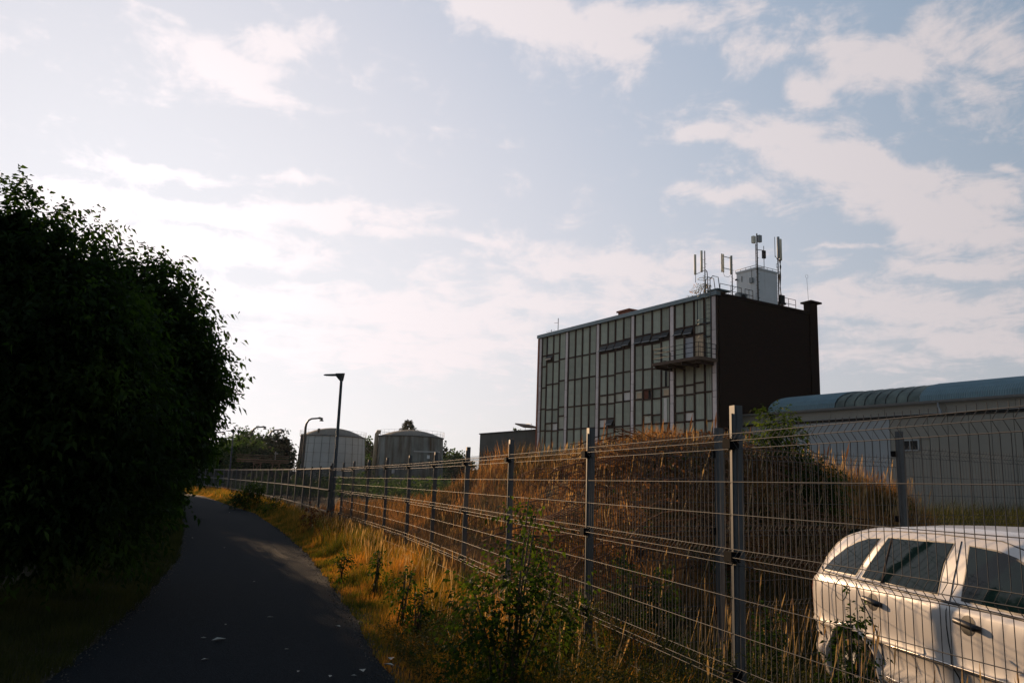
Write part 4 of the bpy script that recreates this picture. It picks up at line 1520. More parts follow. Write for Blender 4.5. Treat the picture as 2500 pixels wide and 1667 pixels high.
for wx in WHX:
    for side in (-1, 1):
        pp = []
        for k in range(17):
            a = math.pi * (-.12 + 1.24 * k / 16)
            x = wx + AR * 1.02 * math.cos(a)
            z = .33 + AR * 1.02 * math.sin(a)
            pp.append((x, side * (surf_y(x, max(z, .3)) + .004), z))
        MB().tube(pp, .022, 6).build('wheel_arch_lip', M['paint_white'], car)
MB().box(-2.0, 1.9, -.60, .60, .2, .86).build('underbody', M['trim_black'], car)
for wx in WHX:
    for side in (-1, 1):
        pts_ = [(wx, side * .62, .315), (wx, side * .64, .315), (wx, side * .80, .315), (wx, side * .83, .315)]
        wh = MB().tube(pts_, [.27, WR_, WR_, .28], 24).build('wheel', M['tyre'], car)
        MB().tube([(wx, side * .79, .315), (wx, side * .838, .315)], [.20, .19], 20).build('rim', M['rim'], wh)
        for k in range(5):
            a = 2 * math.pi * k / 5
            MB().tube([(wx, side * .845, .315), (wx + .19 * math.cos(a), side * .838, .315 + .19 * math.sin(a))], [.03, .018], 5).build('spoke', M['rim'], wh)
# roof rails, rear screen, windscreen
rs = MB()
rs.add([(-2.215, -.62, 1.10), (-2.215, .62, 1.10), (-1.86, .55, 1.43), (-1.86, -.55, 1.43)], [(0, 1, 2, 3)])
rs.build('rear_window', M['car_glass'], car)
fs = MB().add([(1.08, -.66, 1.065), (1.08, .66, 1.065), (.42, .56, 1.475), (.42, -.56, 1.475)], [(0, 1, 2, 3)])
fs.build('windscreen', M['car_glass'], car)


# ------------------------------------------------------------------ vegetation helpers
def blades(name, X, Y, H, Wd, lean, mat, parent=None, zb=None, seed=1, kind='stuff', curl=.35, wind=(0.1, -0.05)):
    r = np.random.default_rng(seed)
    n = len(X)
    Z = ground_z(X, Y) if zb is None else zb
    ang = r.random(n) * 2 * np.pi
    la = r.random(n) * 2 * np.pi
    lm = lean * (0.3 + r.random(n)) * H
    ox = np.cos(la) * lm + wind[0] * H
    oy = np.sin(la) * lm + wind[1] * H
    wx, wy = np.cos(ang) * Wd / 2, np.sin(ang) * Wd / 2
    V = np.empty((n, 5, 3), np.float32)
    V[:, 0] = np.stack([X - wx, Y - wy, Z - .02], 1)
    V[:, 1] = np.stack([X + wx, Y + wy, Z - .02], 1)
    mx_, my_, mz_ = X + ox * curl, Y + oy * curl, Z + H * .55
    V[:, 2] = np.stack([mx_ - wx * .75, my_ - wy * .75, mz_], 1)
    V[:, 3] = np.stack([mx_ + wx * .75, my_ + wy * .75, mz_], 1)
    V[:, 4] = np.stack([X + ox, Y + oy, Z + H], 1)
    b = (np.arange(n) * 5)[:, None]
    F = np.concatenate([b + np.array([[0, 1, 3]]), b + np.array([[0, 3, 2]]), b + np.array([[2, 3, 4]])], 0)
    o = np_obj(name, V.reshape(-1, 3), F, mat, parent)
    return o


def leaf_cloud(base, dirs, size, width, r, droop=.3, up=None):
    """base (n,3), dirs (n,3) unit leaf directions -> vertices and quads"""
    n = len(base)
    rnd = r.normal(size=(n, 3))
    side = np.cross(dirs, rnd)
    side /= np.linalg.norm(side, axis=1)[:, None] + 1e-9
    nor = np.cross(side, dirs)
    tip = base + dirs * size[:, None] + np.array([0, 0, -1.0]) * (size * droop)[:, None]
    mid = base + dirs * (size * .45)[:, None] - np.array([0, 0, 1.0]) * (size * droop * .1)[:, None]
    V = np.empty((n, 4, 3), np.float32)
    V[:, 0] = base
    V[:, 1] = mid + side * (width / 2)[:, None] + nor * (width * .12)[:, None]
    V[:, 2] = tip
    V[:, 3] = mid - side * (width / 2)[:, None] + nor * (width * .12)[:, None]
    b = (np.arange(n) * 4)[:, None]
    F = b + np.array([[0, 1, 2, 3]])
    return V.reshape(-1, 3), F


def unit(a):
    return a / (np.linalg.norm(a, axis=1)[:, None] + 1e-9)


def sprays(centers, dirs, twig_len, nleaf, leaf, width, r, droop=.35):
    """leafy twigs: nleaf leaves set alternately along each twig"""
    n = len(centers)
    t = (np.arange(nleaf) + .6) / nleaf
    base = centers[:, None, :] + dirs[:, None, :] * (twig_len[:, None] * t[None, :])[:, :, None]
    base[:, :, 2] -= (twig_len[:, None] * .18 * t[None, :] ** 2)
    rnd = r.normal(size=(n, nleaf, 3))
    perp = rnd - dirs[:, None, :] * (rnd * dirs[:, None, :]).sum(2)[:, :, None]
    perp /= np.linalg.norm(perp, axis=2)[:, :, None] + 1e-9
    ld = dirs[:, None, :] * .55 + perp * .85
    ld[:, :, 2] -= .15
    ld = ld.reshape(-1, 3)
    m_ = n * nleaf
    size = leaf * (.65 + .6 * r.random(m_))
    return leaf_cloud(base.reshape(-1, 3), unit(ld), size, size * width, r, droop)


def blob_points(blobs, n, r, shell=.35):
    """points in a union of ellipsoids (cx,cy,cz,rx,ry,rz), denser to the outside, and outward directions"""
    vol = np.array([b[3] * b[4] * b[5] for b in blobs]) ** (2 / 3)
    idx = r.choice(len(blobs), size=n, p=vol / vol.sum())
    B = np.array(blobs)[idx]
    d = unit(r.normal(size=(n, 3)))
    rr2 = r.random(n) ** shell
    # uneven outline
    k = .97 + .14 * np.sin(d[:, 0] * 5 + idx) + .13 * np.sin(d[:, 2] * 7 + idx * 2) + .10 * r.normal(size=n)
    p = B[:, :3] + d * B[:, 3:6] * (rr2 * k)[:, None]
    return p, d


def limbs(root, base, targets, r0, mat, name='trunk', rngl=None):
    m_ = MB()
    base = Vector(base)
    cx_ = sum(t[0] for t in targets) / len(targets)
    cy_ = sum(t[1] for t in targets) / len(targets)
    cz_ = min(t[2] for t in targets)
    fork = Vector((base.x + (cx_ - base.x) * .35, base.y + (cy_ - base.y) * .35, base.z + (cz_ - base.z) * .7))
    m_.tube([base, base.lerp(fork, .5) + Vector((random.uniform(-.08, .08), random.uniform(-.08, .08), 0)), fork], [r0, r0 * .85, r0 * .7], 8)
    for t_ in targets:
        tv = Vector(t_)
        mid = fork.lerp(tv, .5) + Vector((random.uniform(-.15, .15), random.uniform(-.15, .15), .15))
        m_.tube([fork, mid, tv], [r0 * .5, r0 * .3, r0 * .08], 6)
    return m_.build(name, mat, root)


def tree(name, base, blobs, ntwig, leaf, mat, label, seed, width=.45, nleaf=9, twig=.4, group=None, cat='tree', fill=0, fill_size=.4, r0=.12, droop=.35, shell=.35, zmin=None):
    r = np.random.default_rng(seed)
    root = empty(name, base, 0, label, cat, group)
    bb_ = [(b[0] - base[0], b[1] - base[1], b[2] - base[2], b[3], b[4], b[5]) for b in blobs]
    p, d = blob_points(bb_, ntwig, r, shell)
    dd = unit(d + r.normal(size=d.shape) * .45 + np.array([0, 0, .15]))
    if zmin is not None:
        k = p[:, 2] > zmin
        p, dd = p[k], dd[k]
    tl = twig * (.6 + .8 * r.random(len(p)))
    V, F = sprays(p, dd, tl, nleaf, leaf, width, r, droop)
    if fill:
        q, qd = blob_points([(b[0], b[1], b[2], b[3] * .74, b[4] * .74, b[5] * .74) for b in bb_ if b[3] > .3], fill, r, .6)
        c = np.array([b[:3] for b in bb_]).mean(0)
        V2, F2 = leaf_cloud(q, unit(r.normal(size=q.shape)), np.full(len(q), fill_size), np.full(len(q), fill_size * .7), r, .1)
        tag(np_obj('light_blocking_leaves', V2, F2, M['leaf_blocker'], root), kind='stuff')  # oversized dark leaves added inside the crown to block light
    o = np_obj('crown', V, F, mat, root)
    limbs(root, (0, 0, -.05), [b[:3] for b in bb_[:7]], r0, M['bark'])
    return root


def px_pt(px, py, D):
    """where a thing seen there stands, used once to lay out the tree line"""
    u = (px - 1250) / 1944.
    v_ = -(py - 833.5) / 1944.
    a = rad(ROLL)
    x = u * math.cos(a) - v_ * math.sin(a)
    y = u * math.sin(a) + v_ * math.cos(a)
    P_ = rad(PITCH)
    d = (x, math.cos(P_) - y * math.sin(P_), math.sin(P_) + y * math.cos(P_))
    t_ = D / d[1]
    return (d[0] * t_, D, EYE + d[2] * t_)


def bl(px, py, D, r_, ry=None, rz=None):
    p = px_pt(px, py, D)
    return (p[0], p[1], p[2], r_, ry or r_, rz or r_)


# ------------------------------------------------------------------ trees left of the path
gh = 'trees lining the left of the path'
tree('hedge_tree', (-7.6, 12.2, 0), [bl(432, 895, 12, .45), bl(400, 785, 12, .38), bl(440, 985, 12, .38), bl(325, 815, 12.3, .80), bl(300, 655, 12, .10), bl(345, 668, 12, .09), bl(365, 640, 12, .08), bl(425, 1060, 12.2, .38), bl(225, 755, 12.2, .66),
      bl(300, 980, 12.6, 1.2), bl(360, 900, 12.2, .8), bl(390, 700, 12, .22), bl(500, 915, 11.8, .17), bl(475, 1055, 11.9, .2), bl(290, 1150, 12.5, .7),
      bl(415, 668, 11.8, .08), bl(420, 690, 11.8, .12), bl(478, 775, 11.8, .12), bl(492, 790, 11.8, .08), bl(505, 872, 11.7, .10), bl(528, 900, 11.7, .07), bl(535, 935, 11.7, .09), bl(510, 962, 11.8, .11),
      bl(240, 565, 11.8, .09), bl(285, 665, 12, .16), bl(310, 700, 12, .18), bl(500, 1010, 11.8, .12), bl(480, 1095, 11.9, .1)],
     8000, .105, M['leaf_hedge'], 'big overhanging tree, leafy sprays reaching right over the path', 11, nleaf=9, twig=.42, group=gh, fill=9000, fill_size=.2, r0=.16)
tree('hedge_tree', (-6.9, 9.2, 0), [bl(105, 690, 9.5, .52), bl(25, 625, 9.3, .52), bl(160, 790, 9.8, .80), bl(60, 850, 9.6, 1.2), bl(180, 1000, 10, 1.1), bl(60, 1150, 9.8, 1.1), bl(200, 665, 9.8, .30), bl(258, 640, 9.8, .09), bl(238, 572, 9.7, .06), bl(205, 585, 9.7, .08), bl(200, 1180, 10, .9), bl(115, 525, 9.4, .13), bl(150, 570, 9.5, .15), bl(20, 490, 9.2, .14), bl(225, 625, 9.7, .10), bl(60, 510, 9.2, .12)],
     8000, .095, M['leaf_hedge'], 'dark tall tree at the left edge of the photo', 12, nleaf=9, twig=.4, group=gh, fill=9000, fill_size=.2, r0=.15)
tree('hedge_tree', (-6.3, 6.0, 0), [(-6.9, 5.5, 1.4, 1.3, 1.8, 1.5), (-7.3, 6.8, 3.0, 1.5, 1.8, 1.5), (-7.2, 4.0, 2.8, 1.5, 1.8, 1.6)],
     3500, .095, M['leaf_hedge'], 'dark shrubby tree nearest the camera on the left', 13, nleaf=8, twig=.4, group=gh, fill=5000, fill_size=.2)
hy = [15.5, 19.0, 23.0, 27.5, 32.0, 37.0, 42.5, 48.5]
hh = [6.0, 6.2, 6.9, 7.7, 6.4, 6.4, 6.3, 5.6]
hl = ['third dark tree from the overhanging one, behind its trunk', 'dark hedge tree deep behind the overhanging crown', 'hidden mid distance hedge tree left of the path bend', 'dense hedge tree where the path bends left',
      'dense dark hedge tree just before the sunlit path', 'leafy hedge tree with lit edge above the path bend', 'hedge tree behind the path bend near the leftmost lamp', 'last hedge tree before the sunlit bend of the path']
for i, (y, h) in enumerate(zip(hy, hh)):
    x = float(lerpx(HEDGE, y)) - (2.0 if y < 22 else 1.75)
    rx = 1.75
    bls = [(x, y, h * .3, rx, 2.4, h * .33), (x - .3, y - .8, h * .62, rx * .9, 2.0, h * .33), (x - .4, y + 1.2, h * .68, rx * .85, 1.9, h * .3), (x - 1.8, y, h * .6, 1.8, 2.4, h * .4)]
    tree('hedge_tree', (x - .5, y, 0), bls, 2300, .12, M['leaf_hedge'], hl[i], 20 + i, nleaf=7, twig=.45, group=gh, fill=4500, fill_size=.26)
for i, c_ in enumerate((5.3, 6.5, 7.7, 8.9)):  # added trees, crowns placed and shaped to keep the path in shade
    x = c_ - .547 * 86
    dz = (.7, .7, .5, -1.8)[i]
    tree('added_shade_tree', (x, 86.0, .25), [(x, 86, 11.2 + dz, 1.35, 1.4, 3.4), (x + .2, 86.6, 13.4 + dz, 1.0, 1.0, 2.2), (x - .3, 85.5, 9.6 + dz * .4, 1.2, 1.2, 1.5)], 800, .2, M['leaf_far'],
         ['leftmost added shade tree of four far beyond the path bend', 'second added shade tree from the left beyond the path bend', 'third added shade tree from the left beyond the path bend', 'rightmost and lowest added shade tree of four beyond the path bend'][i],
         200 + i, nleaf=7, twig=.6, group='added shade trees beyond the path bend', fill=2600, fill_size=.5)
# low leafy skirt at the hedge foot
t = empty('hedge_shrub', (float(lerpx(HEDGE, 30)) - 1.1, 31.5, 0), 0, 'small leafy shrub catching light where hedge meets the path bend', 'shrub')
r = np.random.default_rng(5)
p, d = blob_points([(0, 0, .7, .55, .8, .6)], 500, r)
V, F = sprays(p, unit(d + .3 * r.normal(size=d.shape)), np.full(len(p), .3), 7, .09, .5, r)
np_obj('foliage', V, F, M['leaf_hedge'], t)
MB().tube([(0, 0, 0), (0, 0, .6)], .03, 6).build('stem', M['bark'], t)

# ------------------------------------------------------------------ background trees
gb = 'distant trees behind the tanks and lamps'


def far_tree(px, top, wpx, D, label, seed, mat='leaf_far', n=700, leaf=.42, squat=1.0, lob=6):
    r = np.random.default_rng(seed)
    p = px_pt(px, top, D)
    w_ = wpx / 1944 * D
    h = p[2]
    bls = [(p[0], D, h * .55, w_ * .40, w_ * .4, h * .40)]
    for k in range(lob):
        a = 2 * math.pi * k / lob + seed
        bls.append((p[0] + math.cos(a) * w_ * .28, D + math.sin(a) * w_ * .28, h * (.40 + .32 * ((k * 7 + seed) % 5) / 4), w_ * .24, w_ * .24, h * .2))
    bls.append((p[0], D, h * .82, w_ * .22, w_ * .22, h * .17))
    bls.append((p[0], D, h * .22, w_ * .4, w_ * .4, h * .22))
    return tree('broadleaf_tree', (p[0], D, 0), bls, n, leaf, M[mat], label, seed, nleaf=7, twig=leaf * 2.4, group=gb, r0=.25, width=.7, droop=.2, shell=.5, fill=int(n * .5), fill_size=leaf * 2.2)


far_tree(475, 1040, 60, 105, 'hazy tall tree behind the hanging hedge leaves', 31)
far_tree(555, 1066, 62, 125, 'rounded hazy tree between the two left lamps', 32)
far_tree(604, 1046, 82, 120, 'tall rounded tree behind the curved lamps, tallest of the far trees', 33, n=900)
far_tree(648, 1053, 56, 118, 'wispy tree between tall round tree and dark tree', 34, n=500)
far_tree(680, 1056, 88, 96, 'dark dense rounded tree touching the pale tank', 35, 'leaf_pine', n=1000, leaf=.34)
far_tree(500, 1085, 80, 92, 'green tree in front of the hazy ones, left of the straight lamp', 36, n=900)
far_tree(560, 1092, 70, 90, 'mid green tree right of the straight lamp', 37, n=800)
far_tree(615, 1080, 80, 90, 'sunlit green tree above the pipe gantry', 38, n=900)
far_tree(455, 1078, 60, 84, 'dark green tree half hidden by the hedge', 39, n=800)
far_tree(652, 1105, 80, 88, 'dark low tree behind the pipe gantry valve', 40, 'leaf_pine', n=700)
far_tree(900, 1074, 52, 150, 'tree in the gap between the two tanks', 41, n=700, leaf=.5)
far_tree(892, 1118, 50, 140, 'low bushy tree in the gap between the tanks', 42, n=600, leaf=.45)
far_tree(1084, 1092, 40, 150, 'small dark tree right of the stained tank', 43, 'leaf_pine', n=400, leaf=.5)
far_tree(1108, 1100, 48, 145, 'pale small tree before the low workshop', 44, n=400, leaf=.5)
far_tree(1130, 1115, 70, 130, 'low shrubby tree left of the low workshop', 45, n=500)
far_tree(1262, 1036, 34, 84, 'small tree top poking above the low workshop roof', 46, n=160, leaf=.3)
# conifer behind the stained tank
p = px_pt(998, 1024, 150)
t = empty('conifer_tree', (p[0], 150, 0), 0, 'dark spreading conifer top above the stained tank', 'tree', gb)
r = np.random.default_rng(9)
pts_, dirs_ = [], []
for k in range(26):
    z = p[2] - .3 - k * .28
    rad_ = .25 + .19 * k
    for j in range(7):
        a = j * 2 * math.pi / 7 + k * .7
        for s_ in np.linspace(.2, 1, 6):
            pts_.append((rad_ * s_ * math.cos(a) * (.75 + .5 * r.random()), rad_ * s_ * math.sin(a), z - .12 * s_ + r.normal() * .08))
            dirs_.append((math.cos(a), math.sin(a), -.1 + .3 * r.normal()))
V, F = sprays(np.array(pts_), unit(np.array(dirs_)), np.full(len(pts_), .5), 6, .34, .4, r, .1)
np_obj('crown', V, F, M['leaf_pine'], t)
MB().tube([(0, 0, 0), (0, 0, p[2])], [.3, .05], 7).build('trunk', M['bark'], t)
# dark thicket low behind the far fence
r = np.random.default_rng(77)
n = 5200
Xt = r.uniform(-44, 12, n)
Yt = r.uniform(60, 116, n)
ok = (Xt > fence_x(Yt) + 1.5) & ~((Xt > -6) & (Yt > 55) & (Xt - (Yt - 60) * -.52 > 4))
ok &= ~((np.hypot(Xt + 29.2, Yt - 133.5) < 7) | (np.hypot(Xt + 15.2, Yt - 124.8) < 7))
Xt, Yt = Xt[ok], Yt[ok]
Zt = ground_z(Xt, Yt) + r.random(len(Xt)) * (.6 + 1.6 * vnoise(Xt, Yt, 7))
V, F = sprays(np.stack([Xt, Yt, Zt], 1), unit(r.normal(size=(len(Xt), 3)) + np.array([0, 0, .6])), np.full(len(Xt), .8), 8, .32, .6, r, .2)
tag(np_obj('thicket', V, F, M['leaf_far']), kind='stuff')


# ------------------------------------------------------------------ grass and weeds
def scatter(n, x0, x1, y0, y1, r, keep):
    X = r.uniform(x0, x1, n)
    Y = r.uniform(y0, y1, n)
    k = keep(X, Y, r)
    return X[k], Y[k]


r = np.random.default_rng(101)


def in_verge(X, Y, r_):
    lx = lerpx(PATH_R, Y)
    return (X > lx - .03 + .12 * (vnoise(X, Y, .25) - .3)) & (X < fence_x(Y) + .35)


# tall verge grass between path and fence, near to far
Xs, Ys, Hs, Ws = [], [], [], []
for (ya, yb, dens_, hm_, wm_) in ((1.5, 12, 2300, .42, .006), (12, 20, 1900, .42, .009), (20, 32, 1000, .42, .013), (32, 70, 420, .42, .024)):
    xa = float(min(lerpx(PATH_R, ya), lerpx(PATH_R, yb))) - .1
    xb = float(max(fence_x(ya), fence_x(yb))) + .4
    n = int((xb - xa) * (yb - ya) * dens_)
    X, Y = scatter(n, xa, xb, ya, yb, r, in_verge)
    edge = sstep(0, .9, X - lerpx(PATH_R, Y))
    H = hm_ * (.18 + .82 * edge) * (.25 + 1.2 * vnoise(X, Y, .45)) * (.4 + 1.0 * r.random(len(X)) ** 1.5)
    Xs.append(X)
    Ys.append(Y)
    Hs.append(H)
    Ws.append(np.full(len(X), wm_) * (.7 + .6 * r.random(len(X))))
tag(blades('verge_grass', np.concatenate(Xs), np.concatenate(Ys), np.concatenate(Hs), np.concatenate(Ws), .38, M['grass_verge'], seed=3), kind='stuff')

# dark leafy undergrowth filling the near part of the verge
rr3 = np.random.default_rng(404)
X, Y = scatter(26000, -2.2, 2.4, 2.0, 9.6, rr3, lambda a, b, c: (a > lerpx(PATH_R, b) + .18) & (a < fence_x(b) + .6))
hz_ = (.2 + .62 * vnoise(X, Y, .6)) * sstep(0, .7, X - lerpx(PATH_R, Y)) * (1 - .65 * sstep(7.2, 9.6, Y))
Zu = rr3.random(len(X)) * hz_
V, F = sprays(np.stack([X, Y, Zu], 1), unit(rr3.normal(size=(len(X), 3)) * .6 + np.array([0, 0, 1.0])), np.full(len(X), .14), 5, .035, .34, rr3, .25)
tag(np_obj('verge_undergrowth', V, F, M['grass_short']), kind='stuff')

# short grass on the left strip
def in_left(X, Y, r_):
    return (X < lerpx(PATH_L, Y) + .02 + .12 * (vnoise(X, Y, .2) - .5)) & (X > lerpx(HEDGE, Y) - .6)


Xs, Ys, Hs, Ws = [], [], [], []
for (ya, yb, dens_, wm_) in ((3.5, 12, 1500, .006), (12, 26, 800, .010), (26, 62, 260, .02)):
    xa = float(lerpx(HEDGE, yb)) - .7
    xb = float(lerpx(PATH_L, ya)) + .2
    X, Y = scatter(int((xb - xa) * (yb - ya) * dens_), xa, xb, ya, yb, r, in_left)
    Xs.append(X)
    Ys.append(Y)
    Hs.append((.05 + .13 * vnoise(X, Y, .6)) * (.5 + r.random(len(X))))
    Ws.append(np.full(len(X), wm_))
tag(blades('mown_grass', np.concatenate(Xs), np.concatenate(Ys), np.concatenate(Hs), np.concatenate(Ws), .5, M['grass_short'], seed=4), kind='stuff')


# dry growth behind the fence: the mound, the pen, the waste ground
def behind(X, Y, r_):
    return (X > fence_x(Y) + .12) & (X < 9.5)


Xs, Ys, Hs, Ws = [], [], [], []
X, Y = scatter(150000, -2.0, 9.5, 7.2, 24, r, lambda a, b, c: behind(a, b, c) & ((a * -.485 + b * .875) > 5.9 + .3))
kk = vnoise(X * 1.0 + 3, Y, .8) > .27
X, Y = X[kk], Y[kk]
Hm = (.14 + .42 * vnoise(X, Y, .9)) * (.45 + .8 * r.random(len(X)))
Xs.append(X); Ys.append(Y); Hs.append(Hm); Ws.append(.008 + .006 * r.random(len(X)))
X, Y = scatter(26000, -9.0, 9.5, 22, 60, r, behind)
Xs.append(X); Ys.append(Y); Hs.append((.25 + .8 * vnoise(X, Y, 2.2)) * (.5 + .7 * r.random(len(X)))); Ws.append(.03 + .02 * r.random(len(X)))
X, Y = scatter(20000, -6.0, 0.5, 9, 30, r, behind)
Xs.append(X); Ys.append(Y); Hs.append((.3 + .6 * vnoise(X, Y, 1.2)) * (.5 + .7 * r.random(len(X)))); Ws.append(.014 + .008 * r.random(len(X)))
tag(blades('dry_grass', np.concatenate(Xs), np.concatenate(Ys), np.concatenate(Hs), np.concatenate(Ws), .35, M['grass_dry'], seed=5), kind='stuff')


# pen floor and field toward the hall: green brown weeds
def in_pen(X, Y, r_):
    return (X > fence_x(Y) + .1) & ((X * -.485 + Y * .875) < 6.6)


X1, Y1 = scatter(38000, .8, 7.5, 1.0, 9.5, r, in_pen)
X2, Y2 = scatter(30000, 7.4, 24, 8, 40, r, lambda a, b, c: (a - 8) > (b - 10) * .12)
H1 = (.12 + .32 * vnoise(X1, Y1, .5)) * (.5 + .8 * r.random(len(X1)))
H2 = (.25 + .8 * vnoise(X2, Y2, 2.0)) * (.5 + .8 * r.random(len(X2)))
tag(blades('pen_weeds', np.concatenate([X1, X2]), np.concatenate([Y1, Y2]), np.concatenate([H1, H2]),
           np.concatenate([np.full(len(X1), .007), np.full(len(X2), .02)]), .4, M['grass_short'], seed=6), kind='stuff')


# pale seed-headed stalks
def stalks(name, X, Y, H, mat, seed, wd=.006, head=.16, headw=.016, kind='stuff', lean=.28):
    r_ = np.random.default_rng(seed)
    n = len(X)
    Z = ground_z(X, Y)
    la = r_.random(n) * 2 * np.pi
    lm = lean * r_.random(n) * H
    tipx, tipy = X + np.cos(la) * lm + .1 * H, Y + np.sin(la) * lm
    V = []
    F = []
    ang = r_.random(n) * np.pi
    wx, wy = np.cos(ang), np.sin(ang)
    A = np.empty((n, 10, 3), np.float32)
    k = 1 - head
    hx, hy_, hz = X + (tipx - X) * k, Y + (tipy - Y) * k, Z + H * k
    mx2, my2 = X + (tipx - X) * .4, Y + (tipy - Y) * .4
    A[:, 0] = np.stack([X - wx * wd / 2, Y - wy * wd / 2, Z], 1)
    A[:, 1] = np.stack([X + wx * wd / 2, Y + wy * wd / 2, Z], 1)
    A[:, 2] = np.stack([mx2 - wx * wd / 2, my2 - wy * wd / 2, Z + H * .5], 1)
    A[:, 3] = np.stack([mx2 + wx * wd / 2, my2 + wy * wd / 2, Z + H * .5], 1)
    A[:, 4] = np.stack([hx - wx * wd / 2, hy_ - wy * wd / 2, hz], 1)
    A[:, 5] = np.stack([hx + wx * wd / 2, hy_ + wy * wd / 2, hz], 1)
    hm2x, hm2y, hm2z = (hx + tipx) / 2, (hy_ + tipy) / 2, Z + H * (k + head * .5)
    A[:, 6] = np.stack([hm2x - wx * headw / 2, hm2y - wy * headw / 2, hm2z], 1)
    A[:, 7] = np.stack([hm2x + wx * headw / 2, hm2y + wy * headw / 2, hm2z], 1)
    A[:, 8] = np.stack([tipx, tipy, Z + H], 1)
    A[:, 9] = np.stack([hm2x - wy * headw / 2, hm2y + wx * headw / 2, hm2z], 1)
    b = (np.arange(n) * 10)[:, None]
    tri = [[0, 1, 3], [0, 3, 2], [2, 3, 5], [2, 5, 4], [4, 5, 7], [4, 7, 6], [6, 7, 8], [4, 9, 8]]
    F = np.concatenate([b + np.array([t_]) for t_ in tri], 0)
    return tag(np_obj(name, A.reshape(-1, 3), F, mat), kind=kind)


X, Y = scatter(7000, -9, 1.6, 5.0, 30, r, lambda a, b, c: (a > lerpx(PATH_R, b) + .7) & (a < fence_x(b) + .2) & (vnoise(a, b, 1.1) > .35))
stalks('seeding_grass', X, Y, (.45 + .35 * r.random(len(X))), M['stalk_pale'], 8, wd=.005, head=.22, headw=.016)
X, Y = scatter(3600, -2.0, 7.5, 8.5, 20, r, lambda a, b, c: behind(a, b, c) & ((a * -.485 + b * .875) > 7.2))
stalks('mound_stalks', X, Y, (.25 + .5 * r.random(len(X)) ** 2), M['stalk_pale'], 9, wd=.007, head=.3, headw=.018)
X, Y = scatter(240, -1.5, 7.2, 12, 19, r, lambda a, b, c: behind(a, b, c) & (vnoise(a, b, 1.0) > .4))
stalks('dead_flower_stems', X, Y, (.5 + .5 * r.random(len(X)) ** 2), M['bramble'], 10, wd=.009, head=.4, headw=.03, lean=.15)
X, Y = scatter(900, 1.0, 6, 2.0, 8, r, in_pen)
stalks('pen_stalks', X, Y, (.35 + .6 * r.random(len(X))), M['stalk_pale'], 12, wd=.004, head=.2, headw=.012)

# mixed broad-leaved weeds among the dry grass on the mound
rr4 = np.random.default_rng(909)
X, Y = scatter(9000, -1.5, 9.0, 8.0, 20, rr4, lambda a, b, c: behind(a, b, c) & ((a * -.485 + b * .875) > 6.7) & (vnoise(a + 7, b, .8) > .52))
Zm = ground_z(X, Y) + rr4.random(len(X)) * (.1 + .45 * vnoise(X, Y, .7))
V, F = sprays(np.stack([X, Y, Zm], 1), unit(rr4.normal(size=(len(X), 3)) * .5 + np.array([0, 0, 1.0])), np.full(len(X), .16), 6, .05, .42, rr4, .25)
tag(np_obj('mound_weeds', V, F, M['leaf_hedge']), kind='stuff')
# crumbs of asphalt and grit along both path edges
gn = 5000
Yg = 2.5 + 26 * rr4.random(gn) ** 1.5
sidep = rr4.random(gn) < .5
Xg = np.where(sidep, lerpx(PATH_R, Yg) + rr4.normal(size=gn) * .09, lerpx(PATH_L, Yg) + rr4.normal(size=gn) * .09)
V, F = leaf_cloud(np.stack([Xg, Yg, ground_z(Xg, Yg) + .022], 1), unit(rr4.normal(size=(gn, 3)) * np.array([1, 1, .5])), .012 + .018 * rr4.random(gn), np.full(gn, .014), rr4, 0)
tag(np_obj('grit', V, F, M['soil_grit']), kind='stuff')

# bramble tangle spilling over the mound behind the fence
r = np.random.default_rng(55)
m_ = MB()
for k in range(620):
    x = r.uniform(.3, 4.6)
    y = 9.0 + r.uniform(0, 5.0) + x * .4
    z = float(ground_z(x, y)) + r.uniform(0, .35)
    a = r.uniform(0, 2 * math.pi)
    ln = r.uniform(.5, 1.5)
    hgt = r.uniform(.05, .3)
    pts_ = []
    for s_ in range(6):
        u = s_ / 5
        pts_.append((x + math.cos(a + u * r.uniform(-.8, .8)) * ln * u, y + math.sin(a) * ln * u * .7, z + hgt * math.sin(u * math.pi) - .15 * u))
    m_.tube(pts_, .006 + .004 * r.random(), 3, caps=False)
tag(m_.build('bramble_tangle', M['bramble']), kind='stuff')
n = 9000
x = r.uniform(.2, 4.8, n)
y = 9.0 + r.uniform(0, 5.0, n) + x * .4
z = ground_z(x, y) + .5 * r.random(n) ** 1.4
V, F = leaf_cloud(np.stack([x, y, z], 1), unit(r.normal(size=(n, 3))), np.full(n, .07), np.full(n, .045), r, .3)
tag(np_obj('bramble_leaves', V, F, M['bramble']), kind='stuff')


# ------------------------------------------------------------------ individual shrubs and weeds
def shrub(name, base, blobs, n, leaf, mat, label, seed, nleaf=7, twig=.22, width=.5, cat='shrub', stems=5, group=None, stem_mat='twig'):
    r_ = np.random.default_rng(seed)
    root = empty(name, base, 0, label, cat, group)
    p_, d_ = blob_points(blobs, n, r_, .5)
    k = p_[:, 2] > .02
    p_, d_ = p_[k], d_[k]
    V_, F_ = sprays(p_, unit(d_ + .5 * r_.normal(size=d_.shape) + np.array([0, 0, .3])), twig * (.6 + .8 * r_.random(len(p_))), nleaf, leaf, width, r_)
    np_obj('foliage', V_, F_, M[mat], root)
    s_ = MB()
    for i in range(stems):
        b = blobs[i % len(blobs)]
        q = Vector((b[0] + r_.normal() * b[3] * .3, b[1] + r_.normal() * b[4] * .3, b[2] + b[5] * .8))
        s_.tube([(r_.normal() * .04, r_.normal() * .04, -.03), Vector((q.x * .5, q.y * .5, q.z * .55)), q], [.012, .009, .004], 5)
    s_.build('stem', M[stem_mat], root)
    return root


def gz(x, y):
    return float(ground_z(x, y))


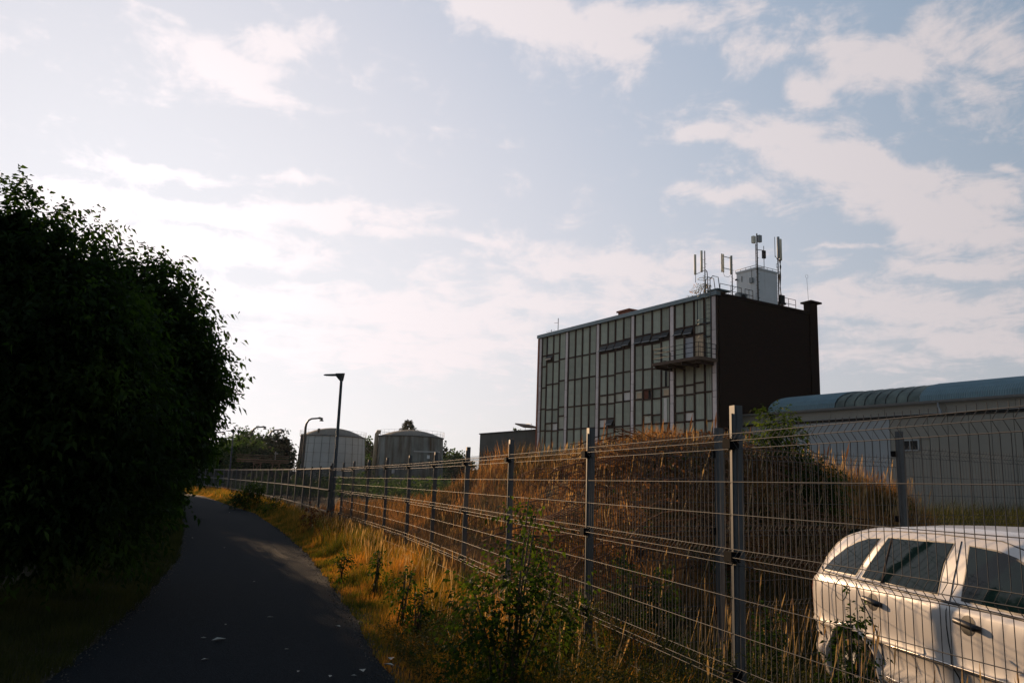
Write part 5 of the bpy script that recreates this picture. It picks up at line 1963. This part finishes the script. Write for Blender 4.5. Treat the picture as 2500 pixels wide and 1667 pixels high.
# leafy wild rose in front of the fence
shrub('rose_bush', (.05, 6.15, 0), [(.05, .1, 1.0, .22, .2, .2), (.12, .0, 1.32, .13, .12, .2), (-.12, .1, .75, .34, .28, .3), (.28, 0, .85, .26, .2, .25), (.1, 0, 1.5, .07, .07, .14), (0, 0, .4, .5, .35, .35)],
      480, .046, 'leaf_bright', 'leafy green rose bush growing against the fence, tallest shrub by the verge', 61, stems=8, nleaf=8, twig=.24, width=.62)
shrub('sapling', (4.35, 13.0, gz(4.35, 13) - .1), [(0, 0, .55, .42, .3, .32), (.05, 0, .95, .22, .2, .24), (.1, 0, .25, .42, .3, .25)],
      420, .075, 'leaf_bright', 'young feathery green tree on the mound before the hall, taller of two', 62, nleaf=11, twig=.36, width=.4, cat='tree', group='green saplings on the mound')
shrub('sapling', (4.75, 12.3, gz(4.75, 12.3)), [(0, 0, .5, .26, .2, .28), (0, 0, .2, .26, .2, .2)],
      240, .07, 'leaf_bright', 'smaller feathery green sapling to the right on the mound', 63, nleaf=11, twig=.3, width=.4, cat='tree', group='green saplings on the mound')
shrub('elder_bush', (-13.1, 41.0, .05), [(0, 0, .6, .7, .6, .5), (.3, .3, .95, .5, .5, .42), (-.5, -.2, .45, .4, .4, .35)],
      520, .09, 'leaf_bright', 'rounded green bush beside the path, in the sunlit verge', 64)
shrub('elder_bush', (-10.5, 36.0, 0), [(0, 0, .5, .4, .4, .45), (.6, -.6, .5, .35, .35, .4)],
      130, .08, 'leaf_bright', 'lower olive bush right of the rounded one, toward the lamp', 65)
shrub('dock_weed', (-5.75, 24.6, 0), [(0, 0, .4, .28, .3, .3), (.4, -.4, .35, .3, .3, .3), (-.3, .4, .55, .18, .18, .35)],
      130, .07, 'leaf_red', 'rusty red dock weeds at the fence corner in the verge', 66, cat='weed')
shrub('dock_weed', (-4.7, 21.6, 0), [(0, 0, .3, .22, .22, .25), (.3, -.2, .3, .2, .2, .22)],
      60, .06, 'leaf_red', 'smaller dark red weed clump nearer the camera in the verge', 67, cat='weed')
weeds = [(-1.9, 12.2, .75, 'dark branching weed leaning over the lit verge grass'), (-1.15, 9.4, .75, 'upright dark thistle in the middle of the verge'), (-.9, 8.8, .6, 'short dark thistle right of the upright one'),
         (-.35, 7.8, .7, 'dark weed stalk just left of the rose bush'), (-2.7, 13.6, .5, 'squat dark weed near the path edge in lit grass')]
for i, (x, y, h, lb) in enumerate(weeds):
    shrub('thistle', (x, y, 0), [(0, 0, h * .5, .10, .1, h * .5), (.05, 0, h * .7, .12, .1, h * .25)], 55, .05, 'leaf_hedge', lb, 70 + i, nleaf=6, twig=.12, stems=4, cat='weed', group='dark weeds in the verge')
pw = [(2.40, 5.75, 1.0, 'tall green weed in front of the car rear wheel'), (2.1, 6.6, .8, 'tall leafy weed left of the car rear bumper'), (1.25, 6.6, 1.15, 'slender yellow green vine weed beside the near fence post'), (1.0, 6.9, 1.25, 'climbing yellow green weed behind the fence')]
for i, (x, y, h, lb) in enumerate(pw):
    shrub('goosefoot', (x, y, 0), [(0, 0, h * .45, .13, .13, h * .45), (0, 0, h * .8, .07, .07, h * .25)], 150, .04, 'leaf_bright' if i > 1 else 'leaf_hedge', lb, 80 + i, nleaf=8, twig=.12, stems=3, cat='weed', group='tall weeds around the car')
yw = [(9.2, 13.2, 1.5), (9.9, 14.0, 1.2), (10.8, 14.5, 1.6), (8.6, 12.6, .9)]
for i, (x, y, h) in enumerate(yw):
    shrub('goldenrod', (x, y, gz(x, y)), [(0, 0, h * .5, .25, .25, h * .45), (0, 0, h * .85, .12, .12, h * .2)], 90, .05, 'grass_dry',
          ['tallest yellowed weed before the beige hall wall', 'second yellowed weed by the hall wall', 'rightmost yellowed weed by the hall wall', 'short yellowed weed at the mound end'][i], 90 + i, cat='weed', group='yellowed weeds before the hall')
# bush sprouting on the factory roof
o = shrub('roof_birch', L2W(2.6, -1.2, RZ), [(0, 0, .7, .7, .6, .6), (.3, .2, 1.1, .45, .4, .5)], 90, .12, 'grass_verge', 'sparse autumn coloured birch sprouting from the factory roof', 99, twig=.4, nleaf=5, cat='tree')

# ------------------------------------------------------------------ dead leaves on the path
lm = MB()
lm.add([(-.03, 0, .004), (0, .016, .012), (.034, 0, .006), (0, -.017, .010), (.0, 0, .002)], [(0, 4, 1), (4, 2, 1), (0, 3, 4), (4, 3, 2)])
lme = lm.mesh('fallen_leaf', M['litter'])


def on_path(px, py):
    d = px_pt(px, py, 1.0)
    t_ = (0.03 - EYE) / (d[2] - EYE)
    return d[0] * t_, t_


spots = [(533, 1564, 2.4), (496, 1558, 1.0), (501, 1611, 1.2), (825, 1530, 1.5), (885, 1639, 1.8), (806, 1652, 1.0), (863, 1650, .8), (660, 1507, 1.2), (550, 1525, .8), (955, 1610, 2.0), (950, 1625, 1.8), (470, 1313, 1.0),
         (548, 1337, 1.0), (560, 1252, 1.2), (591, 1278, 1.0), (728, 1640, .8), (430, 1240, 1.0), (620, 1420, .7), (700, 1585, .7)]
big = {0: 'largest pale dead leaf in the middle of the near path', 2: 'thin curled dead leaf below the largest one on the path', 3: 'pale dead leaf alone on the right half of the path',
       4: 'pale dead leaf at the bottom right of the path', 13: 'dead leaf lying on the path close beyond where shade begins', 11: 'dead leaf near the left edge halfway up the path'}
for i, (px_, py_, s_) in enumerate(spots):
    x, y = on_path(px_, py_)
    o = bpy.data.objects.new('fallen_leaf', lme)
    o.location = (x, y, gz(x, y) + .035)
    o.rotation_euler = (0, 0, random.uniform(0, 6.28))
    o.scale = (s_, s_, s_)
    link(o)
    if i in big:
        tag(o, big[i], 'leaf', 'dead leaves scattered on the path')
    else:
        tag(o, 'tiny pale dead leaf fleck on the dark asphalt path', 'leaf', 'tiny dead leaf flecks on the path')

# ------------------------------------------------------------------ morning haze
hz = MB().box(-2700, 2700, -1400, 4700, -1.2, 22.0).build('haze', None)
tag(hz, kind='stuff')
hm_ = bpy.data.materials.new('haze')
hm_.use_nodes = True
hm_.node_tree.nodes.clear()
ho = hm_.node_tree.nodes.new('ShaderNodeOutputMaterial')
hv = hm_.node_tree.nodes.new('ShaderNodeVolumePrincipled')
hv.inputs['Color'].default_value = (0.86, 0.93, 1.0, 1)
hv.inputs['Density'].default_value = HAZE
hv.inputs['Anisotropy'].default_value = 0.35
hm_.node_tree.links.new(hv.outputs[0], ho.inputs['Volume'])
hz.data.materials.append(hm_)
